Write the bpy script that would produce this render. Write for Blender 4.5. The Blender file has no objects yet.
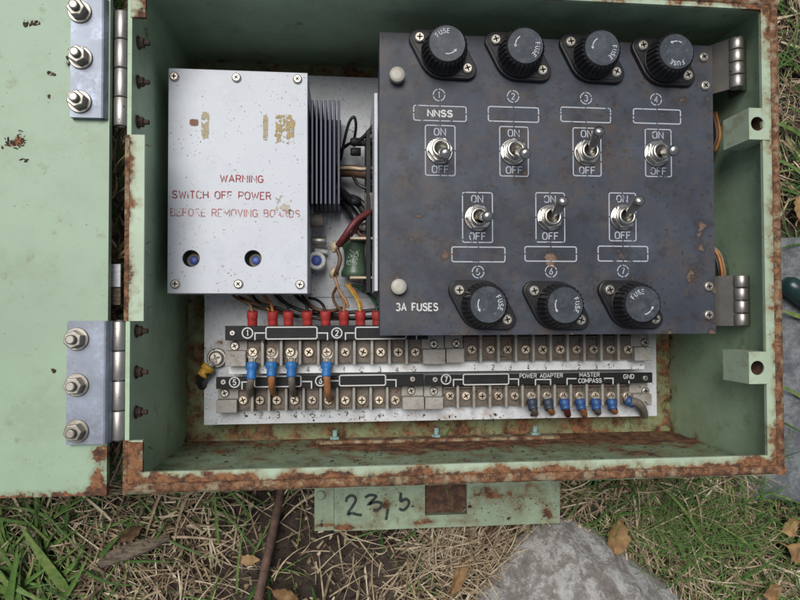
import bpy, bmesh, math, random
from mathutils import Vector, Matrix, noise
random.seed(7)
R = math.radians
PI = math.pi
scene = bpy.context.scene
COL = scene.collection

# ------------------------------------------------------------------ camera
F = 600.0; VX, VY = 342.0, 313.0; CAMH = 0.33
n_cam = Vector(((VX-400)/F, -(VY-300)/F, -1)).normalized()      # box depth direction seen by the camera
xw = Vector((1, 0.0, 0)); xw = (xw - n_cam*xw.dot(n_cam)).normalized()
zw = -n_cam; yw = zw.cross(xw)
ROLL = 0.0025
xr = xw*math.cos(ROLL) + yw*math.sin(ROLL); yr = zw.cross(xr)
RM = Matrix((xr, yr, zw))                                        # camera -> world
cam = bpy.data.cameras.new('Camera'); camo = bpy.data.objects.new('Camera', cam); COL.objects.link(camo)
cam.sensor_width = 36; cam.lens = 36*F/800; cam.clip_start = 0.01; cam.clip_end = 200
camo.matrix_world = Matrix.Translation((0, 0, CAMH)) @ RM.to_4x4()
scene.camera = camo
def P(px, py, z):
    v = RM @ Vector(((px-400)/F, -(py-300)/F, -1))
    t = (CAMH - z)/(-v.z)
    return Vector((v.x*t, v.y*t, z))
def S(z): return (CAMH - z)/F                                    # metres per photo pixel at depth z

# ------------------------------------------------------------------ sky, sun, exposure
SUN_EL, SUN_DIR = 66, Vector((-0.5, 0.8, 0))                     # light comes from the top of the picture
w = bpy.data.worlds.new('World'); scene.world = w; w.use_nodes = True
nt = w.node_tree; bg = nt.nodes['Background']
sk = nt.nodes.new('ShaderNodeTexSky'); sk.sky_type = 'NISHITA'; sk.sun_disc = False
sk.sun_elevation = R(SUN_EL); az = math.atan2(SUN_DIR.x, SUN_DIR.y); sk.sun_rotation = az
sk.dust_density = 3.0; sk.ozone_density = 0.6; sk.air_density = 1.0
hs = nt.nodes.new('ShaderNodeHueSaturation'); hs.inputs['Saturation'].default_value = 0.55       # thin cloud whitens the blue
nt.links.new(sk.outputs[0], hs.inputs['Color']); nt.links.new(hs.outputs[0], bg.inputs[0]); bg.inputs[1].default_value = 0.064
sun = bpy.data.lights.new('Sun', 'SUN'); suno = bpy.data.objects.new('Sun', sun); COL.objects.link(suno)
sun.energy = 2.5; sun.angle = R(34); sun.color = (1.0, 0.98, 0.95)
d = Vector((math.sin(az)*math.cos(R(SUN_EL)), math.cos(az)*math.cos(R(SUN_EL)), math.sin(R(SUN_EL))))
suno.rotation_euler = d.to_track_quat('Z', 'Y').to_euler(); suno.location = d*3
scene.view_settings.view_transform = 'Standard'; scene.view_settings.look = 'None'
scene.view_settings.exposure = 0.12; scene.view_settings.gamma = 1; scene.view_settings.use_curve_mapping = False

# ------------------------------------------------------------------ materials
class NT:
    def __init__(s, name):
        s.m = bpy.data.materials.new(name); s.m.use_nodes = True; s.t = s.m.node_tree
        s.b = s.t.nodes['Principled BSDF']
        s.pos = s.t.nodes.new('ShaderNodeNewGeometry').outputs['Position']
    def link(s, a, b): s.t.links.new(a, b)
    def put(s, sock, v):
        if hasattr(v, 'links'): s.link(v, sock)
        elif isinstance(v, (tuple, list)): sock.default_value = tuple(v) + ((1,) if len(v) == 3 and len(sock.default_value) == 4 else ())
        else: sock.default_value = v
    def noise(s, scale, detail=6, rough=.6, stretch=None, dist=0, off=0):
        n = s.t.nodes.new('ShaderNodeTexNoise'); n.inputs['Scale'].default_value = scale
        n.inputs['Detail'].default_value = detail; n.inputs['Roughness'].default_value = rough; n.inputs['Distortion'].default_value = dist
        mp = s.t.nodes.new('ShaderNodeMapping'); mp.inputs['Location'].default_value = (off, off*.7, off*.3)
        if stretch: mp.inputs['Scale'].default_value = stretch
        s.link(s.pos, mp.inputs[0]); s.link(mp.outputs[0], n.inputs['Vector'])
        return n.outputs['Fac']
    def math(s, op, a, b=0, clamp=False):
        n = s.t.nodes.new('ShaderNodeMath'); n.operation = op; n.use_clamp = clamp
        s.put(n.inputs[0], a); s.put(n.inputs[1], b); return n.outputs[0]
    def step(s, v, lo, hi):
        n = s.t.nodes.new('ShaderNodeMapRange'); n.interpolation_type = 'SMOOTHSTEP'
        s.put(n.inputs['Value'], v); n.inputs['From Min'].default_value = lo; n.inputs['From Max'].default_value = hi
        return n.outputs[0]
    def mix(s, f, a, b):
        n = s.t.nodes.new('ShaderNodeMix'); n.data_type = 'RGBA'
        s.put(n.inputs[0], f); s.put(n.inputs[6], a); s.put(n.inputs[7], b); return n.outputs[2]
    def ramp(s, f, stops):
        n = s.t.nodes.new('ShaderNodeValToRGB'); e = n.color_ramp.elements
        while len(e) < len(stops): e.new(.5)
        for k, (p, c) in enumerate(stops): e[k].position = p; e[k].color = tuple(c) + (1,)
        s.put(n.inputs[0], f); return n.outputs[0]
    def attr(s, name):
        n = s.t.nodes.new('ShaderNodeAttribute'); n.attribute_name = name; return n.outputs['Fac']
    def bump(s, h, strength=.3, dist=.0004):
        n = s.t.nodes.new('ShaderNodeBump'); n.inputs['Strength'].default_value = strength; n.inputs['Distance'].default_value = dist
        s.link(h, n.inputs['Height']); s.link(n.outputs[0], s.b.inputs['Normal'])
    def done(s, col, rough=.5, metal=0, spec=None):
        s.put(s.b.inputs['Base Color'], col); s.put(s.b.inputs['Roughness'], rough); s.put(s.b.inputs['Metallic'], metal)
        if spec is not None: s.b.inputs['Specular IOR Level'].default_value = spec
        return s.m

RUST = [(.30, (.022, .012, .009)), (.41, (.065, .030, .018)), (.50, (.15, .064, .030)), (.58, (.27, .125, .052)), (.66, (.18, .08, .034)), (.78, (.10, .05, .03))]
def painted(name, base, rough=.5, metal=0, thr=.66, edge=.05, scale=70, speck=.0, speckcol=(.03, .022, .016), dirt=.25,
            dirtcol=None, wear=True, rust=RUST, var=.12, bump=.30, fade=None, sscale=420, spec=None, mottle=None, stainc=None):
    s = NT(name)
    n1 = s.noise(scale, 9, .68)
    m = n1
    if wear: m = s.math('ADD', n1, s.math('MULTIPLY', s.attr('wear'), .5))
    raw = m; m = s.step(raw, thr, thr+edge); stain = s.math('MULTIPLY', s.step(raw, thr-.13, thr+.02), .55)
    rc = s.ramp(s.noise(scale*2.2, 8, .75, off=3), rust)
    lo = s.noise(14, 4, .6, off=9)
    dark = tuple(c*(1-var) for c in base); lite = tuple(min(1, c*(1+var)) for c in base)
    b = s.mix(s.step(lo, .35, .65), dark, lite)
    if fade: b = s.mix(s.math('MULTIPLY', s.step(s.noise(26, 7, .7, off=21), .45, .75), fade[1]), b, fade[0])
    if dirt:
        dc = dirtcol or tuple(c*.45 for c in base)
        b = s.mix(s.math('MULTIPLY', s.step(s.noise(38, 10, .75, off=5), .50, .74), dirt), b, dc)
    if speck:
        sp = s.step(s.noise(sscale, 3, .55, off=2), .74-speck, .78-speck)
        sp2 = s.step(s.noise(60, 3, .5, off=7), .38, .6)
        b = s.mix(s.math('MULTIPLY', sp, sp2), b, speckcol)
    if mottle: b = s.mix(s.math('MULTIPLY', s.step(s.noise(mottle[2], 8, .8, off=31), .47, .66), mottle[1]), b, mottle[0])
    if wear: b = s.mix(stain, b, stainc or tuple(x*y for x, y in zip(base, (.62, .42, .28))))
    col = s.mix(m, b, rc)
    fine = s.noise(900, 3, .6, off=4)
    s.bump(s.math('ADD', s.math('MULTIPLY', s.math('MULTIPLY', m, s.noise(scale*5, 5, .7)), 1.2), s.math('MULTIPLY', fine, .12)), bump, .0008)
    r = s.math('ADD', s.math('MULTIPLY', m, .9-rough), s.math('ADD', rough-.08, s.math('MULTIPLY', lo, .16)), True)
    mt = s.math('MULTIPLY', s.math('SUBTRACT', 1, m), metal) if metal else 0
    return s.done(col, r, mt, spec)

GREEN = (.33, .46, .33)
M = {}
M['door'] = painted('door_paint', (.30, .405, .285), .5, thr=.70, scale=85, speck=.055, speckcol=(.09, .08, .05), dirt=.30, var=.06, dirtcol=(.24, .31, .21), mottle=((.255, .325, .215), .6, 24))
M['green'] = painted('green_paint', (.345, .47, .315), .5, thr=.69, scale=60, speck=.06, dirt=.5, dirtcol=(.13, .16, .09), fade=((.39, .50, .35), .5), mottle=((.27, .34, .20), .5, 30))
M['floor'] = painted('floor_paint', (.26, .345, .22), .6, thr=.60, edge=.10, scale=55, mottle=((.16, .16, .09), .7, 40), speck=.14, dirt=.9, dirtcol=(.06, .065, .03), fade=((.28, .33, .22), .7))
M['rim'] = painted('rim_paint', (.385, .475, .345), .5, thr=.62, edge=.10, scale=75, speck=.06, dirt=.3, dirtcol=(.3, .28, .16))
M['rimrust'] = painted('rim_rust', (.34, .32, .22), .8, thr=.42, edge=.12, scale=110, speck=.10, dirt=.7, dirtcol=(.2, .13, .08), wear=True, rust=[(.3, (.025, .014, .010)), (.42, (.075, .036, .02)), (.52, (.17, .078, .036)), (.61, (.29, .155, .08)), (.72, (.12, .056, .028))])
M['backrust'] = painted('back_rust', (.25, .30, .16), .75, thr=.45, edge=.12, scale=70, speck=.16, dirt=.6, dirtcol=(.07, .06, .035))
M['bracket'] = painted('bracket_paint', (.31, .39, .265), .6, thr=.62, edge=.10, scale=60, speck=.11, mottle=((.22, .25, .17), .6, 45), dirt=.7, dirtcol=(.13, .14, .08))
M['rustplain'] = painted('plain_rust', (.2, .12, .08), .9, thr=.2, scale=80, speck=.05, wear=False, rust=[(.3, (.03, .018, .014)), (.48, (.085, .045, .03)), (.6, (.16, .085, .05)), (.72, (.10, .06, .04))])
M['panel'] = painted('panel_paint', (.044, .051, .067), .46, spec=.3, thr=.66, scale=65, mottle=((.092, .072, .058), .7, 50), speck=.135, speckcol=(.05, .03, .022), dirt=.7,
                     dirtcol=(.088, .078, .072), var=.25, rust=[(.3, (.09, .05, .035)), (.55, (.20, .13, .09)), (.7, (.28, .2, .15))], fade=((.092, .106, .136), .7))
M['cover'] = painted('cover_aluminium', (.545, .57, .615), .48, metal=0, thr=.80, scale=90, sscale=680, speck=.098, speckcol=(.17, .15, .125), dirt=.45, mottle=((.48, .505, .56), .6, 35), dirtcol=(.42, .42, .44), var=.04, wear=True,
                     rust=[(.3, (.35, .28, .18)), (.6, (.5, .42, .28)), (.8, (.3, .2, .1))])
M['plate'] = painted('white_plate', (.56, .58, .61), .5, thr=.68, scale=70, sscale=520, speck=.12, speckcol=(.07, .05, .04), dirt=.7, dirtcol=(.36, .33, .30), wear=True, mottle=((.40, .38, .36), .6, 90))
M['rail'] = painted('white_rail', (.76, .77, .77), .5, thr=.68, scale=70, sscale=520, speck=.11, speckcol=(.12, .09, .07), dirt=.6, dirtcol=(.5, .46, .42), wear=True)
M['bakelite'] = painted('grey_moulding', (.33, .315, .285), .55, thr=.70, scale=90, speck=.11, speckcol=(.05, .04, .03), dirt=.9, dirtcol=(.17, .135, .10), wear=True, mottle=((.20, .165, .13), .7, 120))
M['contact'] = painted('dirty_shaded_contact', (.15, .12, .095), .55, metal=.3, thr=.62, scale=160, speck=.14, speckcol=(.025, .02, .015), dirt=1, dirtcol=(.13, .09, .06), wear=False, mottle=((.07, .05, .035), .8, 130))  # real grime, darkened further to put the recess shade into the colour
M['zinc'] = painted('zinc_plate', (.20, .22, .26), .50, metal=.6, thr=.78, scale=60, speck=.07, speckcol=(.12, .10, .08), dirt=.8, dirtcol=(.17, .18, .21), wear=True, var=.25, bump=.08, mottle=((.36, .40, .50), .6, 70))
M['steel'] = painted('worn_steel', (.40, .38, .35), .42, metal=.85, thr=.74, scale=140, speck=.08, dirt=.6, dirtcol=(.2, .16, .12), wear=False)
M['bright'] = painted('bright_nickel', (.52, .50, .46), .27, metal=1, thr=.80, scale=140, speck=.03, dirt=.3, dirtcol=(.3, .26, .2), wear=False)
M['tongue'] = painted('dull_tin', (.42, .39, .34), .6, metal=.4, thr=.7, scale=200, speck=.08, dirt=.7, dirtcol=(.2, .15, .1), wear=False)
M['boltsteel'] = painted('weathered_bolt', (.36, .335, .295), .42, metal=.7, thr=.72, scale=160, speck=.08, dirt=.7, dirtcol=(.22, .18, .13), wear=False)
M['screw'] = painted('screw_steel', (.52, .48, .42), .40, metal=.85, thr=.72, scale=260, speck=.05, dirt=.55, dirtcol=(.22, .16, .10), wear=False)
M['brasssc'] = painted('tarnished_screw', (.54, .46, .36), .44, metal=.7, thr=.66, scale=260, speck=.05, dirt=.6, dirtcol=(.24, .17, .10), wear=False)
M['black'] = painted('black_plastic', (.016, .016, .018), .40, spec=.35, thr=.86, scale=80, speck=.04, speckcol=(.06, .05, .045), dirt=.35, dirtcol=(.05, .045, .042), wear=False, bump=.15)
M['captop'] = painted('scuffed_plastic', (.036, .044, .055), .42, thr=.86, scale=80, speck=.10, speckcol=(.12, .12, .125), dirt=.6, dirtcol=(.085, .085, .09), wear=False, bump=.2, fade=((.085, .10, .12), .6), spec=.35, mottle=((.10, .11, .125), .7, 190))
M['strip'] = painted('black_strip', (.014, .014, .015), .55, spec=.22, thr=.84, scale=90, speck=.06, speckcol=(.09, .075, .06), dirt=.5, dirtcol=(.06, .052, .045), wear=False, bump=.2)
M['namelab'] = painted('label_tape', (.034, .037, .045), .5, thr=.86, scale=90, speck=.1, speckcol=(.12, .12, .13), dirt=.7, dirtcol=(.09, .09, .10), wear=False)
M['heatsink'] = painted('anodised_fin', (.028, .033, .060), .42, metal=.25, thr=.8, scale=100, speck=.08, speckcol=(.02, .02, .025), dirt=.4, dirtcol=(.04, .04, .05), wear=False)
M['resistor'] = painted('green_enamel', (.055, .10, .06), .35, thr=.78, scale=100, speck=.08, speckcol=(.16, .2, .15), dirt=.4, wear=False)
M['darkrust'] = painted('dark_rust', (.2, .12, .08), .95, thr=.2, scale=120, speck=.05, wear=False, rust=[(.3, (.02, .014, .012)), (.5, (.05, .030, .022)), (.65, (.10, .062, .042))])
M['hingeleaf'] = painted('dull_steel', (.22, .205, .185), .45, metal=.7, thr=.76, scale=120, speck=.08, dirt=.7, dirtcol=(.11, .095, .075), wear=False, mottle=((.30, .28, .25), .6, 60))
M['teal'] = painted('copper_corrosion', (.22, .36, .34), .9, thr=.58, scale=260, speck=.1, dirt=.8, dirtcol=(.34, .36, .33), wear=False)
M['ivory'] = painted('ivory_knob', (.42, .40, .34), .5, metal=.1, thr=.8, scale=200, speck=.05, dirt=.5, dirtcol=(.4, .35, .27), wear=False)

def plain(name, col, rough=.5, metal=0, var=.2, scale=250, spec=None):
    s = NT(name); n = s.noise(scale, 5, .7)
    c = s.mix(s.step(n, .35, .68), tuple(x*(1-var) for x in col), tuple(min(1, x*(1+var)) for x in col))
    s.bump(n, .12, .0003)
    return s.done(c, rough, metal, spec)
for nm, c, r in [('wire_black', (.018, .018, .018), .45), ('wire_brown', (.10, .05, .028), .5), ('wire_maroon', (.12, .022, .022), .5),
                 ('wire_orange', (.42, .17, .05), .5), ('wire_yellow', (.42, .28, .06), .5), ('wire_green', (.02, .06, .035), .5), ('wire_grey', (.16, .14, .115), .6),
                 ('wire_tan', (.30, .17, .09), .55), ('wire_copper', (.38, .16, .07), .5),
                 ('lug_red', (.36, .035, .03), .5), ('lug_blue', (.025, .15, .40), .5), ('lug_dullblue', (.025, .085, .25), .5), ('lug_navy', (.03, .045, .075), .55), ('lug_yellow', (.55, .30, .03), .45),
                 ('blue_cap', (.07, .11, .36), .5), ('white_plastic', (.66, .66, .62), .5), ('solder', (.45, .36, .24), .4),
                 ('ink_black', (.03, .045, .04), .6), ('tape', (.45, .37, .20), .8), ('rubber', (.012, .035, .035), .3), ('hole_dark', (.01, .01, .01), .9),
                 ('paper', (.60, .62, .64), .7)]:
    M[nm] = plain(nm, c, r)
def marking(name, col, keep=.40, rough=.6, scale=260):             # worn printing: gaps where the paint has gone
    s = NT(name); n = s.noise(scale, 4, .65, off=11)
    s.done(col, rough)
    t = s.t.nodes.new('ShaderNodeBsdfTransparent'); mx = s.t.nodes.new('ShaderNodeMixShader')
    s.link(s.step(n, keep-.04, keep+.04), mx.inputs[0]); s.link(t.outputs[0], mx.inputs[1]); s.link(s.b.outputs[0], mx.inputs[2])
    s.link(mx.outputs[0], s.t.nodes['Material Output'].inputs[0]); return s.m
M['mk_white'] = marking('white_print', (.42, .45, .50), .38)
M['mk_faint'] = marking('faint_print', (.24, .29, .24), .48, scale=500)
M['mk_label'] = marking('label_print', (.60, .60, .58), .30)
M['mk_cap'] = marking('cap_print', (.50, .52, .54), .40, scale=400)
M['mk_red'] = marking('red_print',  (.30, .035, .035), .43)
M['mk_redfade'] = marking('faded_red_print', (.42, .16, .15), .46)
M['mk_grey'] = marking('grey_print', (.09, .09, .09), .46, scale=400)
M['mk_ink'] = marking('marker_ink', (.025, .035, .03), .36, scale=300)

def stone(name, a, b, c):
    s = NT(name); n = s.noise(55, 11, .74, dist=.25); n2 = s.noise(260, 8, .75, off=3)
    col = s.ramp(n, [(.36, a), (.48, b), (.515, c), (.62, tuple(x*1.15 for x in c))])
    col = s.mix(s.math('MULTIPLY', s.step(n2, .5, .62), .6), col, a)
    s.bump(s.math('ADD', n, s.math('MULTIPLY', n2, .6)), .9, .0055); return s.done(col, .9)
M['rock'] = stone('lichen_rock', (.24, .215, .19), (.38, .355, .33), (.56, .55, .53))
M['slab'] = stone('grey_stone', (.13, .14, .145), (.19, .205, .215), (.26, .275, .285))
def soil():
    s = NT('soil'); n = s.noise(22, 10, .7); n2 = s.noise(220, 7, .75, off=4)
    col = s.ramp(n, [(.32, (.035, .025, .019)), (.5, (.095, .071, .055)), (.64, (.15, .118, .094))])
    col = s.mix(s.step(n2, .58, .68), col, (.15, .115, .08))
    col = s.mix(s.step(n2, .46, .36), col, (.012, .009, .007))
    s.bump(s.math('ADD', n, n2), 1.0, .006); return s.done(col, .95, spec=.2)
M['soil'] = soil()
def blades(name, stops, rough=.6, trans=.0):
    s = NT(name); n = s.noise(180, 3, .6)
    f = s.math('ADD', s.attr('tint'), s.math('MULTIPLY', s.math('SUBTRACT', n, .5), 1.1), True)
    c = s.ramp(f, stops); s.done(c, rough, spec=.25); return s.m
M['grass'] = blades('grass_blades', [(0, (.025, .055, .015)), (.35, (.05, .11, .022)), (.7, (.095, .17, .04)), (1, (.20, .25, .08))], .5)
M['straw'] = blades('straw_blades', [(0, (.05, .035, .02)), (.3, (.16, .115, .07)), (.65, (.36, .28, .175)), (1, (.60, .51, .37))], .7)
M['leaf'] = blades('dry_leaf', [(0, (.07, .038, .02)), (.4, (.20, .115, .05)), (.7, (.32, .20, .09)), (1, (.42, .30, .16))], .65)
M['crumb'] = plain('dark_crumb', (.06, .036, .024), .9, var=.6, scale=300)
M['stick'] = plain('brown_twig', (.10, .058, .04), .75, var=.4, scale=120)
def woodm():
    s = NT('weathered_wood'); n = s.noise(60, 9, .75, stretch=(2.2, 7, 4)); n2 = s.noise(300, 6, .7)
    c = s.ramp(n, [(.32, (.06, .045, .035)), (.47, (.17, .13, .09)), (.6, (.30, .24, .17))]); c = s.mix(s.step(n2, .55, .65), c, (.08, .06, .045))
    s.bump(s.math('ADD', n, s.math('MULTIPLY', n2, .4)), .9, .003); return s.done(c, .9)
M['wood'] = woodm()

# ------------------------------------------------------------------ mesh builder
class MB:
    def __init__(s): s.v = []; s.f = []; s.mi = []; s.sm = []; s.att = {}
    def add(s, vs, fs, mi=0, smooth=False):
        b = len(s.v); s.v += [Vector(p) for p in vs]
        for f in fs: s.f.append([b+i for i in f]); s.mi.append(mi); s.sm.append(smooth)
        return s
    def bm(s, bm, mi=0, smooth=False, M4=None):
        bm.verts.ensure_lookup_table(); bm.verts.index_update()
        s.add([(M4 @ v.co) if M4 else v.co.copy() for v in bm.verts], [[v.index for v in f.verts] for f in bm.faces], mi, smooth); bm.free(); return s
    def box(s, a, b, bev=0, mi=0, seg=2, M4=None):
        a, b = Vector(a), Vector(b); lo = Vector(map(min, a, b)); hi = Vector(map(max, a, b))
        bm = bmesh.new(); bmesh.ops.create_cube(bm, size=1)
        for v in bm.verts: v.co = Vector(((lo[i]+hi[i])/2 + v.co[i]*(hi[i]-lo[i]) for i in range(3)))
        if bev: bmesh.ops.bevel(bm, geom=list(bm.edges), offset=min(bev, min(hi-lo)*.45), segments=seg, profile=.5, affect='EDGES')
        return s.bm(bm, mi, False, M4)
    def lathe(s, prof, c=(0, 0, 0), n=28, axis=None, mi=0, smooth=True, rmod=None, close=True):
        # prof: (radius, height) pairs from bottom to top along axis
        ax = Vector(axis).normalized() if axis else Vector((0, 0, 1))
        q = Vector((0, 0, 1)).rotation_difference(ax); c = Vector(c); vs = []; fs = []
        for j, (r, h) in enumerate(prof):
            for i in range(n):
                rr = r*(rmod(i, j) if rmod else 1); a = 2*PI*i/n
                vs.append(c + q @ Vector((rr*math.cos(a), rr*math.sin(a), h)))
        for j in range(len(prof)-1):
            for i in range(n): k = (i+1) % n; fs.append([j*n+i, j*n+k, (j+1)*n+k, (j+1)*n+i])
        s.add(vs, fs, mi, smooth)
        if close:
            b = len(s.v)-len(vs)
            s.f.append([b+i for i in range(n)][::-1]); s.mi.append(mi); s.sm.append(False)
            s.f.append([b+(len(prof)-1)*n+i for i in range(n)]); s.mi.append(mi); s.sm.append(False)
        return s
    def tube(s, pts, r, n=8, mi=0, cap=True, smoothpath=True):
        pts = [Vector(p) for p in pts]
        if smoothpath and len(pts) > 2: pts = catmull(pts)
        m = len(pts); rs = r if isinstance(r, list) else None; vs = []; fs = []; up = None
        for j, p in enumerate(pts):
            t = (pts[min(j+1, m-1)] - pts[max(j-1, 0)]).normalized()
            if up is None: up = t.orthogonal().normalized()
            else: up = (up - t*up.dot(t)).normalized()
            si = t.cross(up); rr = r if rs is None else rs[0] + (rs[-1]-rs[0])*j/(m-1)
            for i in range(n): a = 2*PI*i/n; vs.append(p + (up*math.cos(a) + si*math.sin(a))*rr)
        for j in range(m-1):
            for i in range(n): k = (i+1) % n; fs.append([j*n+i, j*n+k, (j+1)*n+k, (j+1)*n+i])
        b = len(s.v); s.add(vs, fs, mi, True)
        if cap:
            s.f.append([b+i for i in range(n)][::-1]); s.mi.append(mi); s.sm.append(False)
            s.f.append([b+(m-1)*n+i for i in range(n)]); s.mi.append(mi); s.sm.append(False)
        return s
    def prism(s, poly, z0, z1, holes=(), bev=0, mi=0, smooth=False):
        bm = bmesh.new(); es = []
        for lp in [poly] + list(holes):
            vs = [bm.verts.new((p[0], p[1], z1)) for p in lp]
            es += [bm.edges.new((vs[i], vs[(i+1) % len(vs)])) for i in range(len(vs))]
        bmesh.ops.triangle_fill(bm, use_beauty=True, use_dissolve=False, edges=es)
        bmesh.ops.recalc_face_normals(bm, faces=bm.faces)
        if bm.faces and bm.faces[:][0].normal.z < 0: bmesh.ops.reverse_faces(bm, faces=bm.faces)
        top = list(bm.faces)
        r = bmesh.ops.extrude_face_region(bm, geom=top)
        nv = [g for g in r['geom'] if isinstance(g, bmesh.types.BMVert)]
        for v in nv: v.co.z = z0
        bmesh.ops.recalc_face_normals(bm, faces=bm.faces)
        if bev:
            ed = [e for e in bm.edges if all(abs(v.co.z-z1) < 1e-7 for v in e.verts) and len(e.link_faces) == 2 and abs(e.link_faces[0].normal.z - e.link_faces[1].normal.z) > .5]
            bmesh.ops.bevel(bm, geom=ed, offset=bev, segments=2, profile=.5, affect='EDGES')
        return s.bm(bm, mi, smooth)
    def ribbon(s, pts, w, z, mi=0, closed=False, h=.00012):
        pts = [Vector((p[0], p[1])) for p in pts]; m = len(pts); L = []; Rr = []
        for i, p in enumerate(pts):
            a = pts[i-1] if (i or closed) else None; b = pts[(i+1) % m] if (i < m-1 or closed) else None
            d1 = (p-a).normalized() if a is not None else None; d2 = (b-p).normalized() if b is not None else None
            if d1 is None: d1 = d2
            if d2 is None: d2 = d1
            n1 = Vector((-d1.y, d1.x)); n2 = Vector((-d2.y, d2.x)); nn = n1+n2
            if nn.length < 1e-4: nn = n1
            nn.normalize(); k = min(1/max(.4, nn.dot(n1)), 2)
            L.append(p+nn*w/2*k); Rr.append(p-nn*w/2*k)
        vs = [(q.x, q.y, z+h) for q in L] + [(q.x, q.y, z+h) for q in Rr] + [(q.x, q.y, z) for q in L] + [(q.x, q.y, z) for q in Rr]; fs = []
        for i in range(m if closed else m-1):
            j = (i+1) % m; fs += [[m+i, m+j, j, i], [i, j, 2*m+j, 2*m+i], [3*m+i, 3*m+j, m+j, m+i]]
        return s.add(vs, fs, mi)
    def sheet(s, nu, nv, fn, mi=0, smooth=False, wear=None):
        vs = []; fs = []; b = len(s.v)
        for j in range(nv+1):
            for i in range(nu+1): vs.append(Vector(fn(i/nu, j/nv)))
        for j in range(nv):
            for i in range(nu): a = j*(nu+1)+i; fs.append([a, a+1, a+nu+2, a+nu+1])
        s.add(vs, fs, mi, smooth)
        if wear:
            for k, p in enumerate(vs): s.att[b+k] = wear(p)
        return s
    def slab(s, o, ex, ey, ez, wear=None, res=.0025, fast=True):
        # box from corner o with edge vectors ex, ey, ez; the +ez face, and the four sides, are finely divided and carry 'wear'
        o, ex, ey, ez = map(Vector, (o, ex, ey, ez)); nx = max(1, int(ex.length/res)); ny = max(1, int(ey.length/res)); nz = max(1, int(ez.length/res))
        W = wear
        s.sheet(nx, ny, lambda u, v: o+ez+ex*u+ey*v, wear=W)
        s.sheet(nx, nz, lambda u, v: o+ex*u+ez*v, wear=W)
        s.sheet(nx, nz, lambda u, v: o+ey+ex*(1-u)+ez*v, wear=W)
        s.sheet(ny, nz, lambda u, v: o+ey*(1-u)+ez*v, wear=W)
        s.sheet(ny, nz, lambda u, v: o+ex+ey*u+ez*v, wear=W)
        s.sheet(1, 1, lambda u, v: o+ex*(1-u)+ey*v, wear=W)
        return s
    def mesh(s, name, mats):
        me = bpy.data.meshes.new(name); me.from_pydata([tuple(p) for p in s.v], [], s.f)
        for m in (mats if isinstance(mats, (list, tuple)) else [mats]): me.materials.append(m)
        me.polygons.foreach_set('material_index', s.mi); me.polygons.foreach_set('use_smooth', s.sm)
        if s.att:
            a = me.attributes.new('wear', 'FLOAT', 'POINT'); buf = [0.0]*len(s.v)
            for k, x in s.att.items(): buf[k] = x
            a.data.foreach_set('value', buf)
        me.update(); return me
def catmull(p, sub=7):
    q = [p[0]*2-p[1]] + p + [p[-1]*2-p[-2]]; out = []
    for i in range(1, len(q)-2):
        a, b, c, d_ = q[i-1], q[i], q[i+1], q[i+2]
        for k in range(sub):
            t = k/sub; out.append(.5*((2*b)+(c-a)*t+(2*a-5*b+4*c-d_)*t*t+(3*b-a-3*c+d_)*t**3))
    out.append(p[-1]); return out

WP = {}
def link(name, data, parent=None, loc=(0, 0, 0)):
    o = bpy.data.objects.new(name, data); COL.objects.link(o); loc = Vector(loc)
    if parent: o.parent = parent; o.location = loc - WP[parent.name]
    else: o.location = loc
    WP[o.name] = loc; return o
def part(name, mb, mat, parent, loc=(0, 0, 0), label=None):
    me = mb if isinstance(mb, bpy.types.Mesh) else mb.mesh(name, mat)
    o = link(name, me, parent, loc)
    if label: o['label'] = label
    return o
def tag(o, label, cat, group=None):
    o['label'] = label; o['category'] = cat
    if group: o['group'] = group
    return o
def thing(name, label, cat, loc=(0, 0, 0), group=None):
    return tag(link(name, None, None, loc), label, cat, group)
def single(name, mb, mat, label, cat, group=None, loc=(0, 0, 0)):
    # a thing that is one mesh: its origin goes to its base
    c = Vector((sum(p.x for p in mb.v)/len(mb.v), sum(p.y for p in mb.v)/len(mb.v), min(p.z for p in mb.v)))
    mb.v = [p-c for p in mb.v]
    return tag(link(name, mb.mesh(name, mat), None, c+Vector(loc)), label, cat, group)

def spots(lst, base=0.0):
    # wear made of soft round or elongated marks: (x, y, rx, ry, strength)
    def f(p):
        t = base
        for (x, y, rx, ry, k) in lst:
            d2 = ((p.x-x)/rx)**2 + ((p.y-y)/ry)**2
            if d2 < 4: t += k*math.exp(-d2*1.2)
        return t
    return f
def pspots(lst, z, base=0.0):
    out = []
    for (x, y, rx, ry, k) in lst:
        p = P(x, y, z); out.append((p.x, p.y, rx*S(z), ry*S(z), k))
    return spots(out, base)

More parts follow.
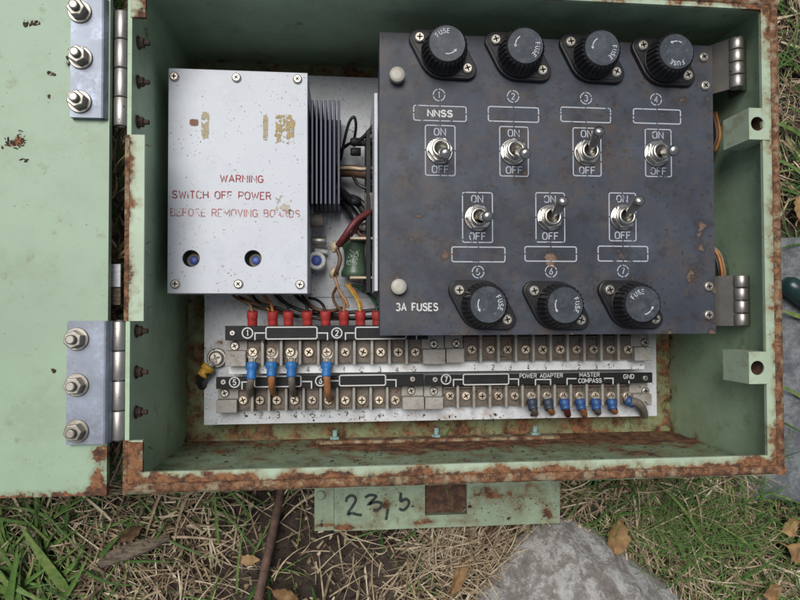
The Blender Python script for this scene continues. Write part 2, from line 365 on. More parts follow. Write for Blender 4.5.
# ------------------------------------------------------------------ lettering
def arc(cx, cy, rx, ry, a0, a1, n=7): return [(cx+rx*math.cos(R(a0+(a1-a0)*i/n)), cy+ry*math.sin(R(a0+(a1-a0)*i/n))) for i in range(n+1)]
FONT = {
 'A': (.64, [[(0, 0), (.32, 1), (.64, 0)], [(.13, .34), (.51, .34)]]),
 'B': (.56, [[(0, 0), (0, 1), (.36, 1), (.5, .9), (.5, .64), (.36, .54), (.02, .54)], [(.36, .54), (.56, .42), (.56, .12), (.4, 0), (.02, 0)]]),
 'C': (.58, [arc(.3, .7, .28, .3, 20, 180, 6) + arc(.3, .3, .28, .3, 180, 340, 6)]),
 'D': (.58, [[(0, 0), (0, 1), (.34, 1), (.56, .8), (.56, .2), (.34, 0), (.02, 0)]]),
 'E': (.5, [[(.5, 1), (0, 1), (0, 0), (.5, 0)], [(.04, .52), (.42, .52)]]),
 'F': (.5, [[(.5, 1), (0, 1), (0, 0)], [(.04, .52), (.42, .52)]]),
 'G': (.6, [arc(.3, .7, .29, .3, 25, 180, 6) + arc(.3, .3, .29, .3, 180, 360, 6) + [(.59, .46), (.36, .46)]]),
 'H': (.58, [[(0, 0), (0, 1)], [(.58, 0), (.58, 1)], [(.04, .52), (.54, .52)]]),
 'I': (.04, [[(.02, 0), (.02, 1)]]),
 'K': (.56, [[(0, 0), (0, 1)], [(.54, 1), (.04, .46)], [(.2, .6), (.56, 0)]]),
 'M': (.72, [[(0, 0), (0, 1), (.36, .3), (.72, 1), (.72, 0)]]),
 'N': (.6, [[(0, 0), (0, 1), (.6, 0), (.6, 1)]]),
 'O': (.6, [arc(.3, .68, .3, .32, 80, 180, 5) + arc(.3, .32, .3, .32, 180, 270, 5), arc(.3, .32, .3, .32, -82, 0, 5) + arc(.3, .68, .3, .32, 0, 72, 5)]),
 'P': (.54, [[(0, 0), (0, 1), (.38, 1), (.54, .88), (.54, .58), (.38, .46), (.02, .46)]]),
 'R': (.56, [[(0, 0), (0, 1), (.38, 1), (.54, .88), (.54, .62), (.38, .5), (.02, .5)], [(.34, .48), (.56, 0)]]),
 'S': (.56, [arc(.28, .76, .26, .24, 15, 270, 9) + arc(.28, .26, .28, .26, 90, -165, 9)]),
 'T': (.56, [[(0, 1), (.56, 1)], [(.28, .96), (.28, 0)]]),
 'U': (.58, [[(0, 1), (0, .26)] + arc(.29, .26, .29, .26, 180, 360, 8) + [(.58, 1)]]),
 'V': (.6, [[(0, 1), (.3, 0), (.6, 1)]]),
 'W': (.84, [[(0, 1), (.2, 0), (.42, .8), (.64, 0), (.84, 1)]]),
 '1': (.2, [[(0, .8), (.14, 1), (.14, 0)]]),
 '2': (.52, [arc(.26, .74, .25, .26, 165, -30, 8) + [(.02, 0), (.52, 0)]]),
 '3': (.52, [arc(.25, .75, .24, .25, 150, -80, 8) + arc(.25, .27, .27, .27, 75, -155, 9)]),
 '4': (.56, [[(.42, 0), (.42, 1), (0, .3), (.56, .3)]]),
 '5': (.52, [[(.48, 1), (.08, 1), (.04, .55)] + arc(.25, .32, .27, .31, 115, -150, 9)]),
 '6': (.52, [[(.42, 1), (.1, .55)] + arc(.26, .3, .25, .3, 160, -200, 12)]),
 '7': (.5, [[(0, 1), (.5, 1), (.18, 0)]]),
 '.': (.06, [[(.0, 0), (.06, 0)]]),
}
def twidth(t, sp=.24): return sum((FONT[c][0] if c != ' ' else .4) + sp for c in t) - sp
def text(mb, t, x, y, h, z, w=.13, width=None, mi=0, align='c', rot=0, sp=.24):
    # centred on (x, y); h = letter height; width squeezes the line to that length
    tw = twidth(t, sp); kx = (width/(tw*h)) if width else 1
    ca, sa = math.cos(rot), math.sin(rot); cur = -tw/2 if align == 'c' else 0; q = 0
    for c in t:
        if c == ' ': cur += .4+sp; continue
        wd, st = FONT[c]
        for pl in st:
            q += 1; pts = [((cur+a)*h*kx, (b-.5)*h) for a, b in pl]
            mb.ribbon([(x+a*ca-b*sa, y+a*sa+b*ca) for a, b in pts], w*h, z + (q % 4)*.00002, mi)
        cur += wd+sp
    return mb
def ptext(mb, t, px, py, hpx, z, wpx=None, w=.14, mi=0):
    p = P(px, py, z); return text(mb, t, p.x, p.y, hpx*S(z), z, w, wpx*S(z) if wpx else None, mi)
def gaprect(mb, c, hw, hh, z, w, rad=.0011, gap=.0008, mi=0):
    # stencilled rounded rectangle: four pieces with small gaps mid-side
    x, y = c; f = lambda sx, sy: [(x+sx*gap/2, y+sy*hh), (x+sx*(hw-rad), y+sy*hh), (x+sx*(hw-rad*.3), y+sy*(hh-rad*.3)), (x+sx*hw, y+sy*(hh-rad)), (x+sx*hw, y+sy*gap/2)]
    for sx in (1, -1):
        for sy in (1, -1): mb.ribbon(f(sx, sy), w, z, mi)
    return mb
def gapcircle(mb, c, r, z, w, n=4, gap=14, a0=45, mi=0):
    for k in range(n):
        a = a0+k*360/n; mb.ribbon(arc(c[0], c[1], r, r, a+gap/2, a+360/n-gap/2, 8), w, z, mi)
    return mb

# ------------------------------------------------------------------ shared small hardware
def screw_mesh(name, mat, r=1.0, hh=.55):
    # pan head with a real cross recess, unit radius
    mb = MB(); n = 32
    prof = [(1, 0), (1, .22), (.93, .40), (.82, .50), (.72, hh)]
    mb.lathe(prof, n=n, close=False)
    a, b = .13, .56; crs = [(a, a), (b, a*.8), (b, -a*.8), (a, -a), (a*.8, -b), (-a*.8, -b), (-a, -a), (-b, -a*.8), (-b, a*.8), (-a, a), (-a*.8, b), (a*.8, b)]
    circ = [(.72*math.cos(2*PI*i/n), .72*math.sin(2*PI*i/n)) for i in range(n)]
    bm = bmesh.new(); es = []
    for lp in (circ, crs):
        vs = [bm.verts.new((p[0], p[1], hh)) for p in lp]; es += [bm.edges.new((vs[i], vs[(i+1) % len(vs)])) for i in range(len(vs))]
    bmesh.ops.triangle_fill(bm, use_beauty=True, use_dissolve=False, edges=es); mb.bm(bm)
    k = len(crs); vs = [(p[0], p[1], hh) for p in crs] + [(p[0]*.75, p[1]*.75, .1) for p in crs]
    mb.add(vs, [[i, (i+1) % k, k+(i+1) % k, k+i] for i in range(k)] + [[k+i for i in range(k)]], 1)
    return mb.mesh(name, [mat, M['hole_dark']])
SCREW = screw_mesh('screw', M['screw']); TSCREW = screw_mesh('terminal_screw', M['brasssc'])
def screw(parent, px, py, z, r, name='screw', me=None):
    o = part(name, me or SCREW, None, parent, P(px, py, z)); o.scale = (r, r, r); o.rotation_euler.z = random.uniform(0, PI/2); return o
def hexpts(r, a0=0): return [(r*math.cos(a0+i*PI/3), r*math.sin(a0+i*PI/3)) for i in range(6)]
def bolt_mb(r, axis=(0, 0, 1), a0=.3, hh=None, stud=None):
    mb = MB(); ax = Vector(axis).normalized(); q = Vector((0, 0, 1)).rotation_difference(ax).to_matrix().to_4x4()
    t = MB(); h = hh or r*.9; s_ = stud or r*1.75
    t.lathe([(r*1.28, 0), (r*1.28, r*.16), (r*1.2, r*.22)], n=28)
    t.prism(hexpts(r, a0), r*.22, r*.22+h, bev=r*.12)
    rs = r*.52; prof = []; z0 = r*.22+h; k = 5
    for i in range(k*2+1): prof.append((rs*(1 if i % 2 else .88), z0 + (s_-z0)*i/(k*2)))
    prof.append((rs*.7, s_+r*.08)); t.lathe(prof, n=20)
    mb.add([q @ p for p in t.v], t.f); mb.sm = list(t.sm); return mb

# ================================================================== THE GROUND
GZ = -.134
def gh(x, y):
    h = .010*noise.noise(Vector((x*9, y*9, 1))) + .005*noise.noise(Vector((x*30, y*30, 5))) + .0022*noise.noise(Vector((x*110, y*110, 8)))
    return GZ - .004 + h*(1.0 if abs(x) < 2 else .5) + min(0, 0)
def axis_pts(lo, hi, step, far):
    a = []; x = lo
    while x <= hi: a.append(x); x += step
    g = [step*2*(1.5**k) for k in range(30)]; l = []; t = lo; u = hi; r_ = []
    for q in g:
        t -= q; u += q; l.append(t); r_.append(u)
        if u > far: break
    return l[::-1] + a + r_
xs = axis_pts(-.36, .46, .004, 60); ys = axis_pts(-.30, .30, .004, 60)
g = MB(); nx = len(xs)
g.add([(x, y, gh(x, y)) for y in ys for x in xs], [[j*nx+i, j*nx+i+1, (j+1)*nx+i+1, (j+1)*nx+i] for j in range(len(ys)-1) for i in range(nx-1)], 0, True)
go = link('ground', g.mesh('ground', M['soil'])); go['kind'] = 'structure'

# ================================================================== THE BOX
pL = P(124.5, 300, 0).x; pR = P(784.5, 300, 0).x; pB = (P(300, 490, 0).y + P(600, 481, 0).y)/2; pT = P(600, -14, 0).y
T = .0022; BZ = -.122                              # sheet thickness, inner back
lipL = P(143, 300, 0).x; lipR = P(766.5, 300, 0).x; lipB = (P(300, 467, 0).y + P(650, 460.5, 0).y)/2; lipT = P(680, 4.5, 0).y
box = thing('equipment_box', 'open rusty pale green metal equipment box lying on its back on the ground', 'box', ((pL+pR)/2, (pB+pT)/2, BZ-T))
XI0, XI1, YI0, YI1 = pL+T, pR-T, pB+T, pT-T
wz = lambda p: .25*max(0, 1-(p.z-BZ)/.018)          # rust creeping up from the back corners
b = MB(); b.slab((XI0, YI0, BZ-T), (XI1-XI0, 0, 0), (0, YI1-YI0, 0), (0, 0, T), wear=lambda p: .0, res=.006); part('back_panel', b, M['backrust'], box)
# side walls: each is a plate whose fine face looks into the box
def wall(o, eu, ev, th, wear, mat): b = MB(); b.slab(o, eu, ev, th, wear, .004); part('wall', b, mat, box)
wall((XI0-T, YI1, BZ-T), (0, YI0-YI1, 0), (0, 0, -BZ+T-.002), (T, 0, 0), lambda p: wz(p)+.12*max(0, 1-(p.y-YI0)/.02), M['green'])
wall((XI1+T, YI0, BZ-T), (0, YI1-YI0, 0), (0, 0, -BZ+T-.002), (-T, 0, 0), lambda p: wz(p)+.18*max(0, 1-(p.y-YI0)/.012), M['green'])
wall((XI0-T, YI0-T, BZ-T), (XI1-XI0+2*T, 0, 0), (0, 0, -BZ+T-.002), (0, T, 0),
     lambda p: .06+.95*math.exp(-((p.z-BZ-.008)/.030)**2)*(0.25+.75*min(1, max(0, (p.x-P(300, 440, -.1).x)/.03))) + .40*math.exp(-((p.x-P(632, 455, -.06).x)/.012)**2-((p.z+.055)/.007)**2)
     + .10*math.exp(-((p.z)/.006)**2), M['floor'])
wall((XI1+T, YI1+T, BZ-T), (XI0-XI1-2*T, 0, 0), (0, 0, -BZ+T-.002), (0, -T, 0), lambda p: wz(p), M['green'])
# rim: a flat lip turned inwards and a rounded outer bead
rb = .0058                                          # width of the bead
def rimwear(p):
    d_ = min(p.x-pL, pR-p.x, p.y-pB, pT-p.y)
    cor = math.exp(-((p.x-pR)**2+(p.y-pB)**2)/.022**2)*.34 + math.exp(-((p.x-pL)**2+(p.y-pB)**2)/.03**2)*.22 + math.exp(-((p.x-pR)**2+(p.y-pT)**2)/.03**2)*.3
    low = .10*math.exp(-((p.y-pB)/.012)**2)
    low2 = .17*max(0, 1-(p.y-pB-rb)/.008)
    return cor + low + low2 + .40*max(0, 1-(d_-rb*.8)/.0062) - .01
hz = [(-20, 132), (322, 442)]                       # hinge spans (photo rows) where the left lip is cut away
h0a, h0b = P(133, 16, 0).y, P(133, 134, 0).y; h1a, h1b = P(133, 321, 0).y, P(133, 441, 0).y
lip = MB(); lt = .0022
lip.slab((lipR, lipB, -.0032), (pR-rb-lipR, 0, 0), (0, lipT-lipB, 0), (0, 0, lt), rimwear, .0016)
lip.slab((pL+rb*.3, pB+rb, -.0032), (pR-rb-pL-rb*.3, 0, 0), (0, lipB-pB-rb, 0), (0, 0, lt), rimwear, .0016)
lip.slab((pL+rb*.3, lipT, -.0032), (pR-rb-pL-rb*.3, 0, 0), (0, pT-rb-lipT, 0), (0, 0, lt), rimwear, .0016)
for y0, y1 in ((lipB, h1b), (h1a, h0b), (h0a, lipT)):
    lip.slab((pL+rb*.3, y0, -.0032), (lipL-pL-rb*.3, 0, 0), (0, y1-y0, 0), (0, 0, lt),
             lambda p: (.52 if (p.y > h0a-.001 or p.y < h1b) else .30*max(0, 1-(p.x-pL-rb*.3)/.0035)) - .05, .0012)
rim = part('rim', lip, M['rim'], box)
bead = MB()
def beadrun(a, bq, inward, wear):
    a, bq, inward = Vector(a), Vector(bq), Vector(inward); L = (bq-a).length; n = int(L/.002)
    def f(u, v):
        an = PI*v; w_ = rb*(1-math.cos(an))/2; hgt = .0028*math.sin(an) - .0035
        j = .00035*noise.noise((a+(bq-a)*u)*60 + Vector((v*2, 0, 0)))
        return a + (bq-a)*u + inward*(w_+j) + Vector((0, 0, hgt+.0006+j*.6))
    bead.sheet(n, 10, f, smooth=True, wear=wear)
def bw(p): return .07 + .12*noise.noise(Vector((p.x*25, p.y*25, 3))) + .3*math.exp(-((p.x-pR)**2+(p.y-pB)**2)/.02**2)
beadrun((pL, pB, 0), (pR, pB, 0), (0, 1, 0), bw); beadrun((pR, pB, 0), (pR, pT, 0), (-1, 0, 0), bw); beadrun((pR, pT, 0), (pL, pT, 0), (0, -1, 0), bw)
bead.slab((pL-.0008, pB, -.016), (.0022, 0, 0), (0, h1b-pB, 0), (0, 0, .0145), lambda p: .12, .002)
bead.slab((pL-.0008, h1a, -.016), (.0022, 0, 0), (0, h0b-h1a, 0), (0, 0, .0145), lambda p: .12, .002)
part('rim_bead', bead, M['rimrust'], box)
# lock blocks on the right wall, with a bored hole
for (cy, h2, lab) in ((123.5, 17, 'upper'), (368, 17, 'lower')):
    zf = -.0004; x0, x1 = P(749, cy, zf).x, P(769, cy, zf).x; yc = P(750, cy, zf).y; hh = h2*S(zf); hx = P(757.5, cy, zf).x; r_ = 7.6*S(zf)
    m = MB(); circ = [(hx+r_*math.cos(2*PI*i/28), yc+r_*math.sin(2*PI*i/28)) for i in range(28)]
    m.prism([(x0, yc-hh), (x1, yc-hh), (x1, yc+hh), (x0, yc+hh)], zf-.024, zf, [circ], bev=0)
    lb = part('lock_block', m, M['rim'], box)
    m = MB(); m.lathe([(r_*.985, -.014), (r_*.985, -.0006)], (hx, yc, zf), 28, close=False); m.lathe([(r_*.98, -.0141), (r_*.98, -.014)], (hx, yc, zf), 28); part('bore', m, M['rustplain'], lb)
# corroded nuts on the floor of the box
for px, py in ((335, 433), (436.5, 431), (535, 428.5)):
    z = -.108; c = P(px, py+6, z); c.y = YI0
    m = bolt_mb(.0036, (0, 1, 0), random.random(), stud=.0085); o = part('corroded_nut', m, M['teal'], box, c)
m = MB(); a = P(316, 447, -.1); c = P(560, 442, -.1)     # rusted ledge lying on the floor by the back
m.slab((a.x, YI0+.0003, -.1105), (c.x-a.x, 0, 0), (0, 0, .010), (0, .0022, 0), lambda p: .1*noise.noise(p*60), .002)
part('floor_ledge', m, M['rimrust'], box)
# flange under the box, with the handwritten number
z = -.1145
a = P(334, 480, z); e = P(560, 523, z); w0, w1 = P(425, 500, z).x, P(467, 500, z).x; wy = P(440, 515, z).y; top = pB-.0006
m = MB(); yb = e.y
wf = pspots([(398, 522, 3, 8, .35), (420, 522, 12, 4, .3), (500, 494, 40, 5, .28), (330, 528, 40, 3, .2), (545, 505, 8, 20, .25), (385, 505, 5, 10, .25), (350, 527, 30, 3, .25), (480, 488, 60, 3, .3), (520, 508, 4, 6, .3), (550, 515, 6, 8, .3), (470, 522, 20, 3, .25), (440, 522, 30, 3, .25)], z, .03)
m.slab((a.x, yb, z-.007), (w0-a.x, 0, 0), (0, top-yb, 0), (0, 0, .007), wf, .002)
m.slab((w0, yb, z-.007), (w1-w0, 0, 0), (0, wy-yb, 0), (0, 0, .0069), wf, .002)
m.slab((w1, yb, z-.007), (e.x-w1, 0, 0), (0, top-yb, 0), (0, 0, .007), wf, .002)
fl = part('mounting_flange', m, M['bracket'], box)
m = MB(); c = P(314.5, 531, z-.006); m.slab((c.x, c.y, z-.0115), (a.x-c.x-.0003, 0, 0), (0, top-c.y, 0), (0, 0, .0055), wf, .002)
m.slab((a.x, yb+.001, z-.0115), (e.x-a.x, 0, 0), (0, top-yb, 0), (0, 0, .004), lambda p: -.05, .004)
part('flange_tab', m, M['bracket'], fl)
m = MB(); m.slab((w0+.0002, wy+.0003, z-.0072), (w1-w0-.0004, 0, 0), (0, top-wy, 0), (0, 0, .0022), lambda p: .3, .004); part('flange_window', m, M['rustplain'], fl)
m = MB(); m.lathe([(.0034, 0), (.0034, .001), (.0026, .0015)], P(321, 495, z-.006), 24); m.prism([(p[0]+P(321, 495, z).x, p[1]+P(321, 495, z).y) for p in hexpts(.0017)], z-.0046, z-.0036); part('flange_screw', m, M['bracket'], fl)
m = MB(); m.lathe([(.0016, 0), (.0014, .0006)], P(321.5, 525, z-.006), 20); part('flange_rivet', m, M['rustplain'], fl)
m = MB()
for k, st in enumerate([[(346, 502), (347, 498), (351, 495.5), (355, 497), (355.5, 501), (352, 507), (348, 514), (352, 513), (357, 514.5), (362, 515)],
           [(365, 497.5), (370, 495), (376, 496), (374, 499), (369, 504), (375, 502), (381, 503), (381, 507), (377, 510), (373, 510)],
           [(388, 508.5), (387, 514), (386, 520)], [(401, 492.5), (400.5, 497), (401, 501), (406, 499), (409, 502), (407, 507), (403, 510), (399, 508.5)], [(412.5, 505.5), (412.8, 507)]]):
    pts = [P(x, y, z) for x, y in st]; pts = catmull(pts, 4) if len(pts) > 2 else pts
    m.ribbon(pts, .0021, z+.0001+k*.00003)
part('handwritten_number', m, M['mk_ink'], fl)

# ---- door, swung fully open to the left
dz = .0005; dR = P(108, 300, dz).x; dB = P(60, 496.5, dz).y; dW = pR-pL; dT = pT+.004
def dwear(p):
    e_ = .46*max(0, 1-(p.y-dB)/.0055) + .16*max(0, 1-(p.y-dB)/.011)
    cr = .62*max(0, 1-abs(p.x-dR+.0040)/.0085)*(1 if p.y < P(100, 446, dz).y else 0)
    t = .30*math.exp(-((p.x-P(104, 124, dz).x)/.003)**2-((p.y-P(104, 124, dz).y)/.004)**2)
    sp = pspots([(14, 143, 9, 4, .24), (20, 138, 5, 6, .2), (33, 23, 7, 3, .22), (51, 74, 4, 4, .28), (68, 62, 3, 7, .3), (8, 146, 5, 3, .2), (54, 210, 1.5, 2.5, .3), (49, 96, 1.6, 2, .28), (17, 420, 1, 6, .22), (53, 371, 2, 2, .25)], dz)(p)*2.0
    return e_ + cr + t + sp - .02
m = MB(); m.slab((dR-dW, dB, dz-.004), (dW, 0, 0), (0, dT-dB, 0), (0, 0, .004), dwear, .0018)
door = part('door', m, M['door'], box)
# ---- door hinges
def door_hinge(y0, y1, x0, x1, xk, kx0, kx1, bys, bx, iy):
    z = dz+.0035
    a = P(x0, y0, z); c = P(x1, y1, z); fold = P(x1-5, y1, z).x
    m = MB(); m.slab((a.x, c.y, dz+.0002), (fold-a.x, 0, 0), (0, a.y-c.y, 0), (0, 0, .0033), lambda p: 0, .004)
    # folded edge running down to the barrel
    yA, yB = c.y, a.y; xb = c.x; nseg = 6
    prof = [(fold, z), (fold+(xb-fold)*.35, z-.0003), (fold+(xb-fold)*.7, z-.0014), (xb, z-.0038), (xb+.0002, z-.012)]
    for i in range(len(prof)-1):
        (u0, v0), (u1, v1) = prof[i], prof[i+1]; m.add([(u0, yA, v0), (u1, yA, v1), (u1, yB, v1), (u0, yB, v0)], [[0, 1, 2, 3]], 0, True)
    h = part('door_hinge', m, M['zinc'], box, label=None)
    ka = P(kx0, y0, -.002); kb = P(kx1, y0, -.002); r_ = (kb.x-ka.x)/2; xc = (ka.x+kb.x)/2
    ky0 = P(118, iy[0], -.002).y; ky1 = P(118, iy[1], -.002).y; n = 4; seg = (ky0-ky1)/n
    for k in range(n):
        m = MB(); rr = r_*(1 if k % 2 == 0 else .955)
        m.lathe([(rr*.93, .00025), (rr, .0007), (rr, seg-.0007), (rr*.93, seg-.00025)], (xc, ky1+seg*k, -.002-r_*.6), 32, (0, 1, 0)); part('knuckle', m, M['steel'], h)
    m = MB(); m.lathe([(r_*.5, 0), (r_*.5, ky0-ky1+.001)], (xc, ky1-.0005, -.002-r_*.6), 20, (0, 1, 0)); part('hinge_pin', m, M['steel'], h)
    # leaf on the box side
    m = MB(); m.box((xc+r_*.6, ky1+.001, -.0215), (pL-.0004, ky0-.001, -.0195), .0003); m.box((pL-.0016, ky1+.001, -.032), (pL-.0005, ky0-.001, -.0197)); part('hinge_leaf', m, M['rustplain'], h)
    for k, by in enumerate(bys):
        part('hinge_bolt', bolt_mb(.0047, (0, 0, 1), random.random(), hh=.0050, stud=.0082), M['boltsteel'], h, P(bx[k], by, z))
    return h
def inner_nuts(h, ys, xo):
    for y in ys:
        c = P(xo, y, -.012); c.x = XI0
        part('rusty_nut', bolt_mb(.0029, (1, 0, 0), random.random(), stud=.0060), M['darkrust'], h, c)
h1 = door_hinge(-4, 118, 71, 106, 0, 113.5, 128.5, [12, 58, 102], [80, 81, 80], (10, 126)); inner_nuts(h1, (43, 82, 122), 140)
h2 = door_hinge(321, 444, 67, 108, 0, 110.5, 126, [339, 385, 431], [77, 77, 77], (321, 441)); inner_nuts(h2, (331, 372, 412), 140)

# ================================================================== MOUNTING PLATE
MZ = -.100
def platewear(p):
    return pspots([(460, 416, 60, 8, .18), (520, 418, 60, 6, .20), (204, 360, 3, 40, .12), (218, 345, 6, 5, .3), (400, 420, 40, 6, .12), (360, 158, 8, 5, .2), (352, 150, 6, 4, .2)], MZ)(p)
a = P(204, 423, MZ); c = P(653, 86, MZ); m = MB()
bm_y = [P(203, 423.5, MZ), P(640, 417.5, MZ)]
m.slab((a.x, (bm_y[0].y+bm_y[1].y)/2, MZ-.002), (c.x-a.x, 0, 0), (0, c.y-a.y, 0), (0, 0, .002), platewear, .003)
mp = thing('mounting_plate', 'white painted metal mounting plate behind the terminal rows, spotted with dirt', 'plate', (a.x+.1, a.y+.1, MZ-.002))
part('plate', m, M['plate'], mp)
m = MB(); CZ = -.082; a = P(229, 374, CZ); c = P(644, 338, CZ)
m.slab((a.x, a.y, CZ-.002), (c.x-a.x, 0, 0), (0, c.y-a.y, 0), (0, 0, .002), pspots([(440, 371, 80, 3, .12), (560, 371, 60, 3, .1)], CZ), .002)
m.box((a.x+.002, a.y+.004, MZ), (a.x+.004, c.y, CZ-.0021)); m.box((c.x-.004, a.y+.004, MZ), (c.x-.002, c.y, CZ-.0021))
part('raised_rail', m, M['rail'], mp)
# a second plate, stepped, whose edge shows as a seam
m = MB(); a = P(204, 297, MZ+.0012); c = P(380, 122, MZ+.0012)
m.slab((a.x, a.y, MZ), (c.x-a.x, 0, 0), (0, c.y-a.y, 0), (0, 0, .0012), platewear, .004); part('upper_plate', m, M['plate'], mp)
UX = [253, 271.3, 290.3, 309, 327, 345.2, 363, 380.6, 398, 415]; UXR = [471.5, 490, 507, 525, 542, 559.5, 576, 593, 610, 627.3]
LX = [243.5, 260.2, 277, 294.5, 312, 328.6, 345.3, 362, 379, 395.2]; LXR = [449.7, 465.8, 482, 498, 514.3, 530.8, 546.5, 563, 578.8, 594.8, 610.5, 626.2]
for k in range(10):
    for x, y, h_, z in ((UX[k]-1, 369.5, 5, CZ+.0001), (UXR[k]+3, 367.3, 5, CZ+.0001), (LX[k]+1, 415.2-.12*k, 6, MZ+.0001)):
        m = MB(); ptext(m, '1234512345'[k], x, y, h_, z, w=.16); part('number_marking', m, M['mk_grey'], mp)

# ================================================================== TERMINAL BLOCKS
def terminal_block(label, xs, x0, x1, yt, yb, zb, ends, barr=.0125):
    zt = zb+barr; ym = (yt+yb)/2
    a = P(x0, yb, zb); c = P(x1, yt, zb)
    t = thing('terminal_block', label, 'terminal block', ((a.x+c.x)/2, (a.y+c.y)/2, zb), 'rows of screw terminals')
    Y0 = P((x0+x1)/2, yb, zt).y; Y1 = P((x0+x1)/2, yt, zt).y+.0045
    wr = lambda p: .14*noise.noise(p*35) + .05
    m = MB(); X0 = P(x0, ym, zt).x; X1 = P(x1, ym, zt).x
    m.slab((X0+.0005, Y0+.0004, zb+.0001), (X1-X0-.001, 0, 0), (0, Y1-Y0-.0008, 0), (0, 0, .0045), wr, .004)
    bxs = [P((xs[i]+xs[i+1])/2+.3, ym, zt).x for i in range(len(xs)-1)]
    pit = (xs[-1]-xs[0])/(len(xs)-1); bxs = [P(xs[0]-pit/2+.3, ym, zt).x] + bxs + [P(xs[-1]+pit/2+.3, ym, zt).x]
    bwid = .0019
    for bx in bxs[1:-1]: m.box((bx-bwid/2, Y0, zb+.0046), (bx+bwid/2, Y1-.0001, zt), .0004)
    # solid end lugs with a screw recess
    for side, (ex, sx, sy) in zip((0, 1), ends):
        lo, hi = (X0, bxs[0]+bwid/2) if side == 0 else (bxs[-1]-bwid/2, X1)
        ymid = Y0 + (Y1-.0045-Y0)*.60
        m.box((lo, Y0, zb+.0046), (hi, ymid, zt), .0005); m.box((lo, ymid+.00005, zb+.0046), (hi, Y1-.0001, zt-.006), .0003)
    part('base', m, M['bakelite'], t)
    for i, x in enumerate(xs):
        ysc = ym-(.8 if yb > 408 or yt < 370 else 2); zc = zb+.0068
        ctr = P(x, ysc, zc); hw = (bxs[i+1]-bxs[i])/2 - bwid/2 - .0006; xc = (bxs[i]+bxs[i+1])/2
        m = MB(); m.box((xc-hw, Y0+.0012, zb+.0047), (xc+hw, Y1-.001, zb+.0068), .0002)
        m.box((xc-hw, Y1-.0042, zb+.0069), (xc+hw, Y1-.0030, zb+.0105), .0002)
        cp = part('contact', m, M['contact'], t)
        s_ = part('terminal_screw', TSCREW, None, t, (ctr.x, ctr.y, zc)); r_ = .0036*random.uniform(.95, 1.04); s_.scale = (r_,)*3; s_.rotation_euler = (random.uniform(-.06, .06), random.uniform(-.06, .06), random.uniform(0, PI/2))
    for (ex, sx, sy) in ends:
        if sx: s_ = part('end_screw', SCREW, None, t, P(sx, sy, zt-.006)); s_.scale = (.0031,)*3; s_.rotation_euler.z = random.random()
    return t
terminal_block('upper left grey terminal block, nearest the red wire sleeves, four blue lugs on it', UX, 225, 445.5, 340, 365.5, CZ, ((0, 235, 346), (0, 433.5, 344)))
terminal_block('upper right grey terminal block directly below the fuse panel edge, no lugs on it', UXR, 446.5, 653, 338.5, 362, CZ, ((0, 456, 343.5), (0, 644.5, 342.5)))
terminal_block('lower left grey terminal block with numbers 1 to 5 printed twice below it', LX, 216, 424.3, 390, 411.5, MZ, ((0, 225, 393), (0, 411, 390.5)))
terminal_block('lower right grey terminal block, longest row, ending in seven dull blue lugs', LXR, 425.2, 652, 388, 407.5, MZ, ((0, 433.5, 391), (0, 645, 391)))

# ================================================================== LABEL STRIPS
def label_strip(label, x0, x1, y0, y1, z, fn, screws):
    a = P(x0, y1, z); c = P(x1, y0, z); t = thing('label_strip', label, 'label strip', ((a.x+c.x)/2, a.y, z-.0018), 'black label strips above the terminals')
    m = MB(); m.box((a.x, a.y, z-.0018), (c.x, c.y, z), .0003); part('strip', m, M['strip'], t)
    m = MB(); fn(m, z+.0001); part('marking', m, M['mk_label'], t)
    m = MB()
    for x, y in screws: screw(t, x, y, z, 2.9*S(z), me=SCREW)
    return t
LW = 1.15
def pl(m, pts, z, w=LW): m.ribbon([P(x, y, z) for x, y in pts], w*S(z), z)
def prect(m, x0, y0, x1, y1, z): 
    a = P(x0, y1, z); c = P(x1, y0, z); r_ = .0008
    m.ribbon([(a.x+r_, a.y), (c.x-r_, a.y), (c.x, a.y+r_), (c.x, c.y-r_), (c.x-r_, c.y), (a.x+r_, c.y), (a.x, c.y-r_), (a.x, a.y+r_)], LW*S(z), z, closed=True)
def pcirc(m, ch, x, y, r_, z):
    c = P(x, y, z); m.ribbon(arc(c.x, c.y, r_*S(z), r_*S(z), 0, 345, 23), LW*S(z), z, closed=True); text(m, ch, c.x, c.y, r_*1.05*S(z), z, .2)
def s1(m, z):
    pcirc(m, '1', 247.5, 333, 5, z); pl(m, [(255, 340), (255, 333), (265, 333)], z); prect(m, 266, 327, 317, 339, z); pl(m, [(318, 333), (327.5, 333), (327.5, 340)], z)
    pcirc(m, '2', 336.8, 333, 5, z); pl(m, [(345.5, 340), (345.5, 333), (354.5, 333)], z); prect(m, 355.5, 327, 406, 339, z); pl(m, [(407, 333), (416.5, 333), (416.5, 339.5)], z)
def s2(m, z):
    pcirc(m, '5', 234.5, 382.3, 4.8, z); pl(m, [(242, 389.3), (242, 382), (253.5, 382)], z); prect(m, 254.5, 376, 301, 387, z); pl(m, [(302, 381.5), (311.5, 381.5), (311.5, 388.5)], z)
    pcirc(m, '6', 320.5, 381, 4.8, z); pl(m, [(328.7, 388.6), (328.7, 380.8), (338.5, 380.8)], z); prect(m, 339.5, 374.8, 385.5, 385.8, z); pl(m, [(386.5, 379.8), (396, 379.8), (396, 387)], z)
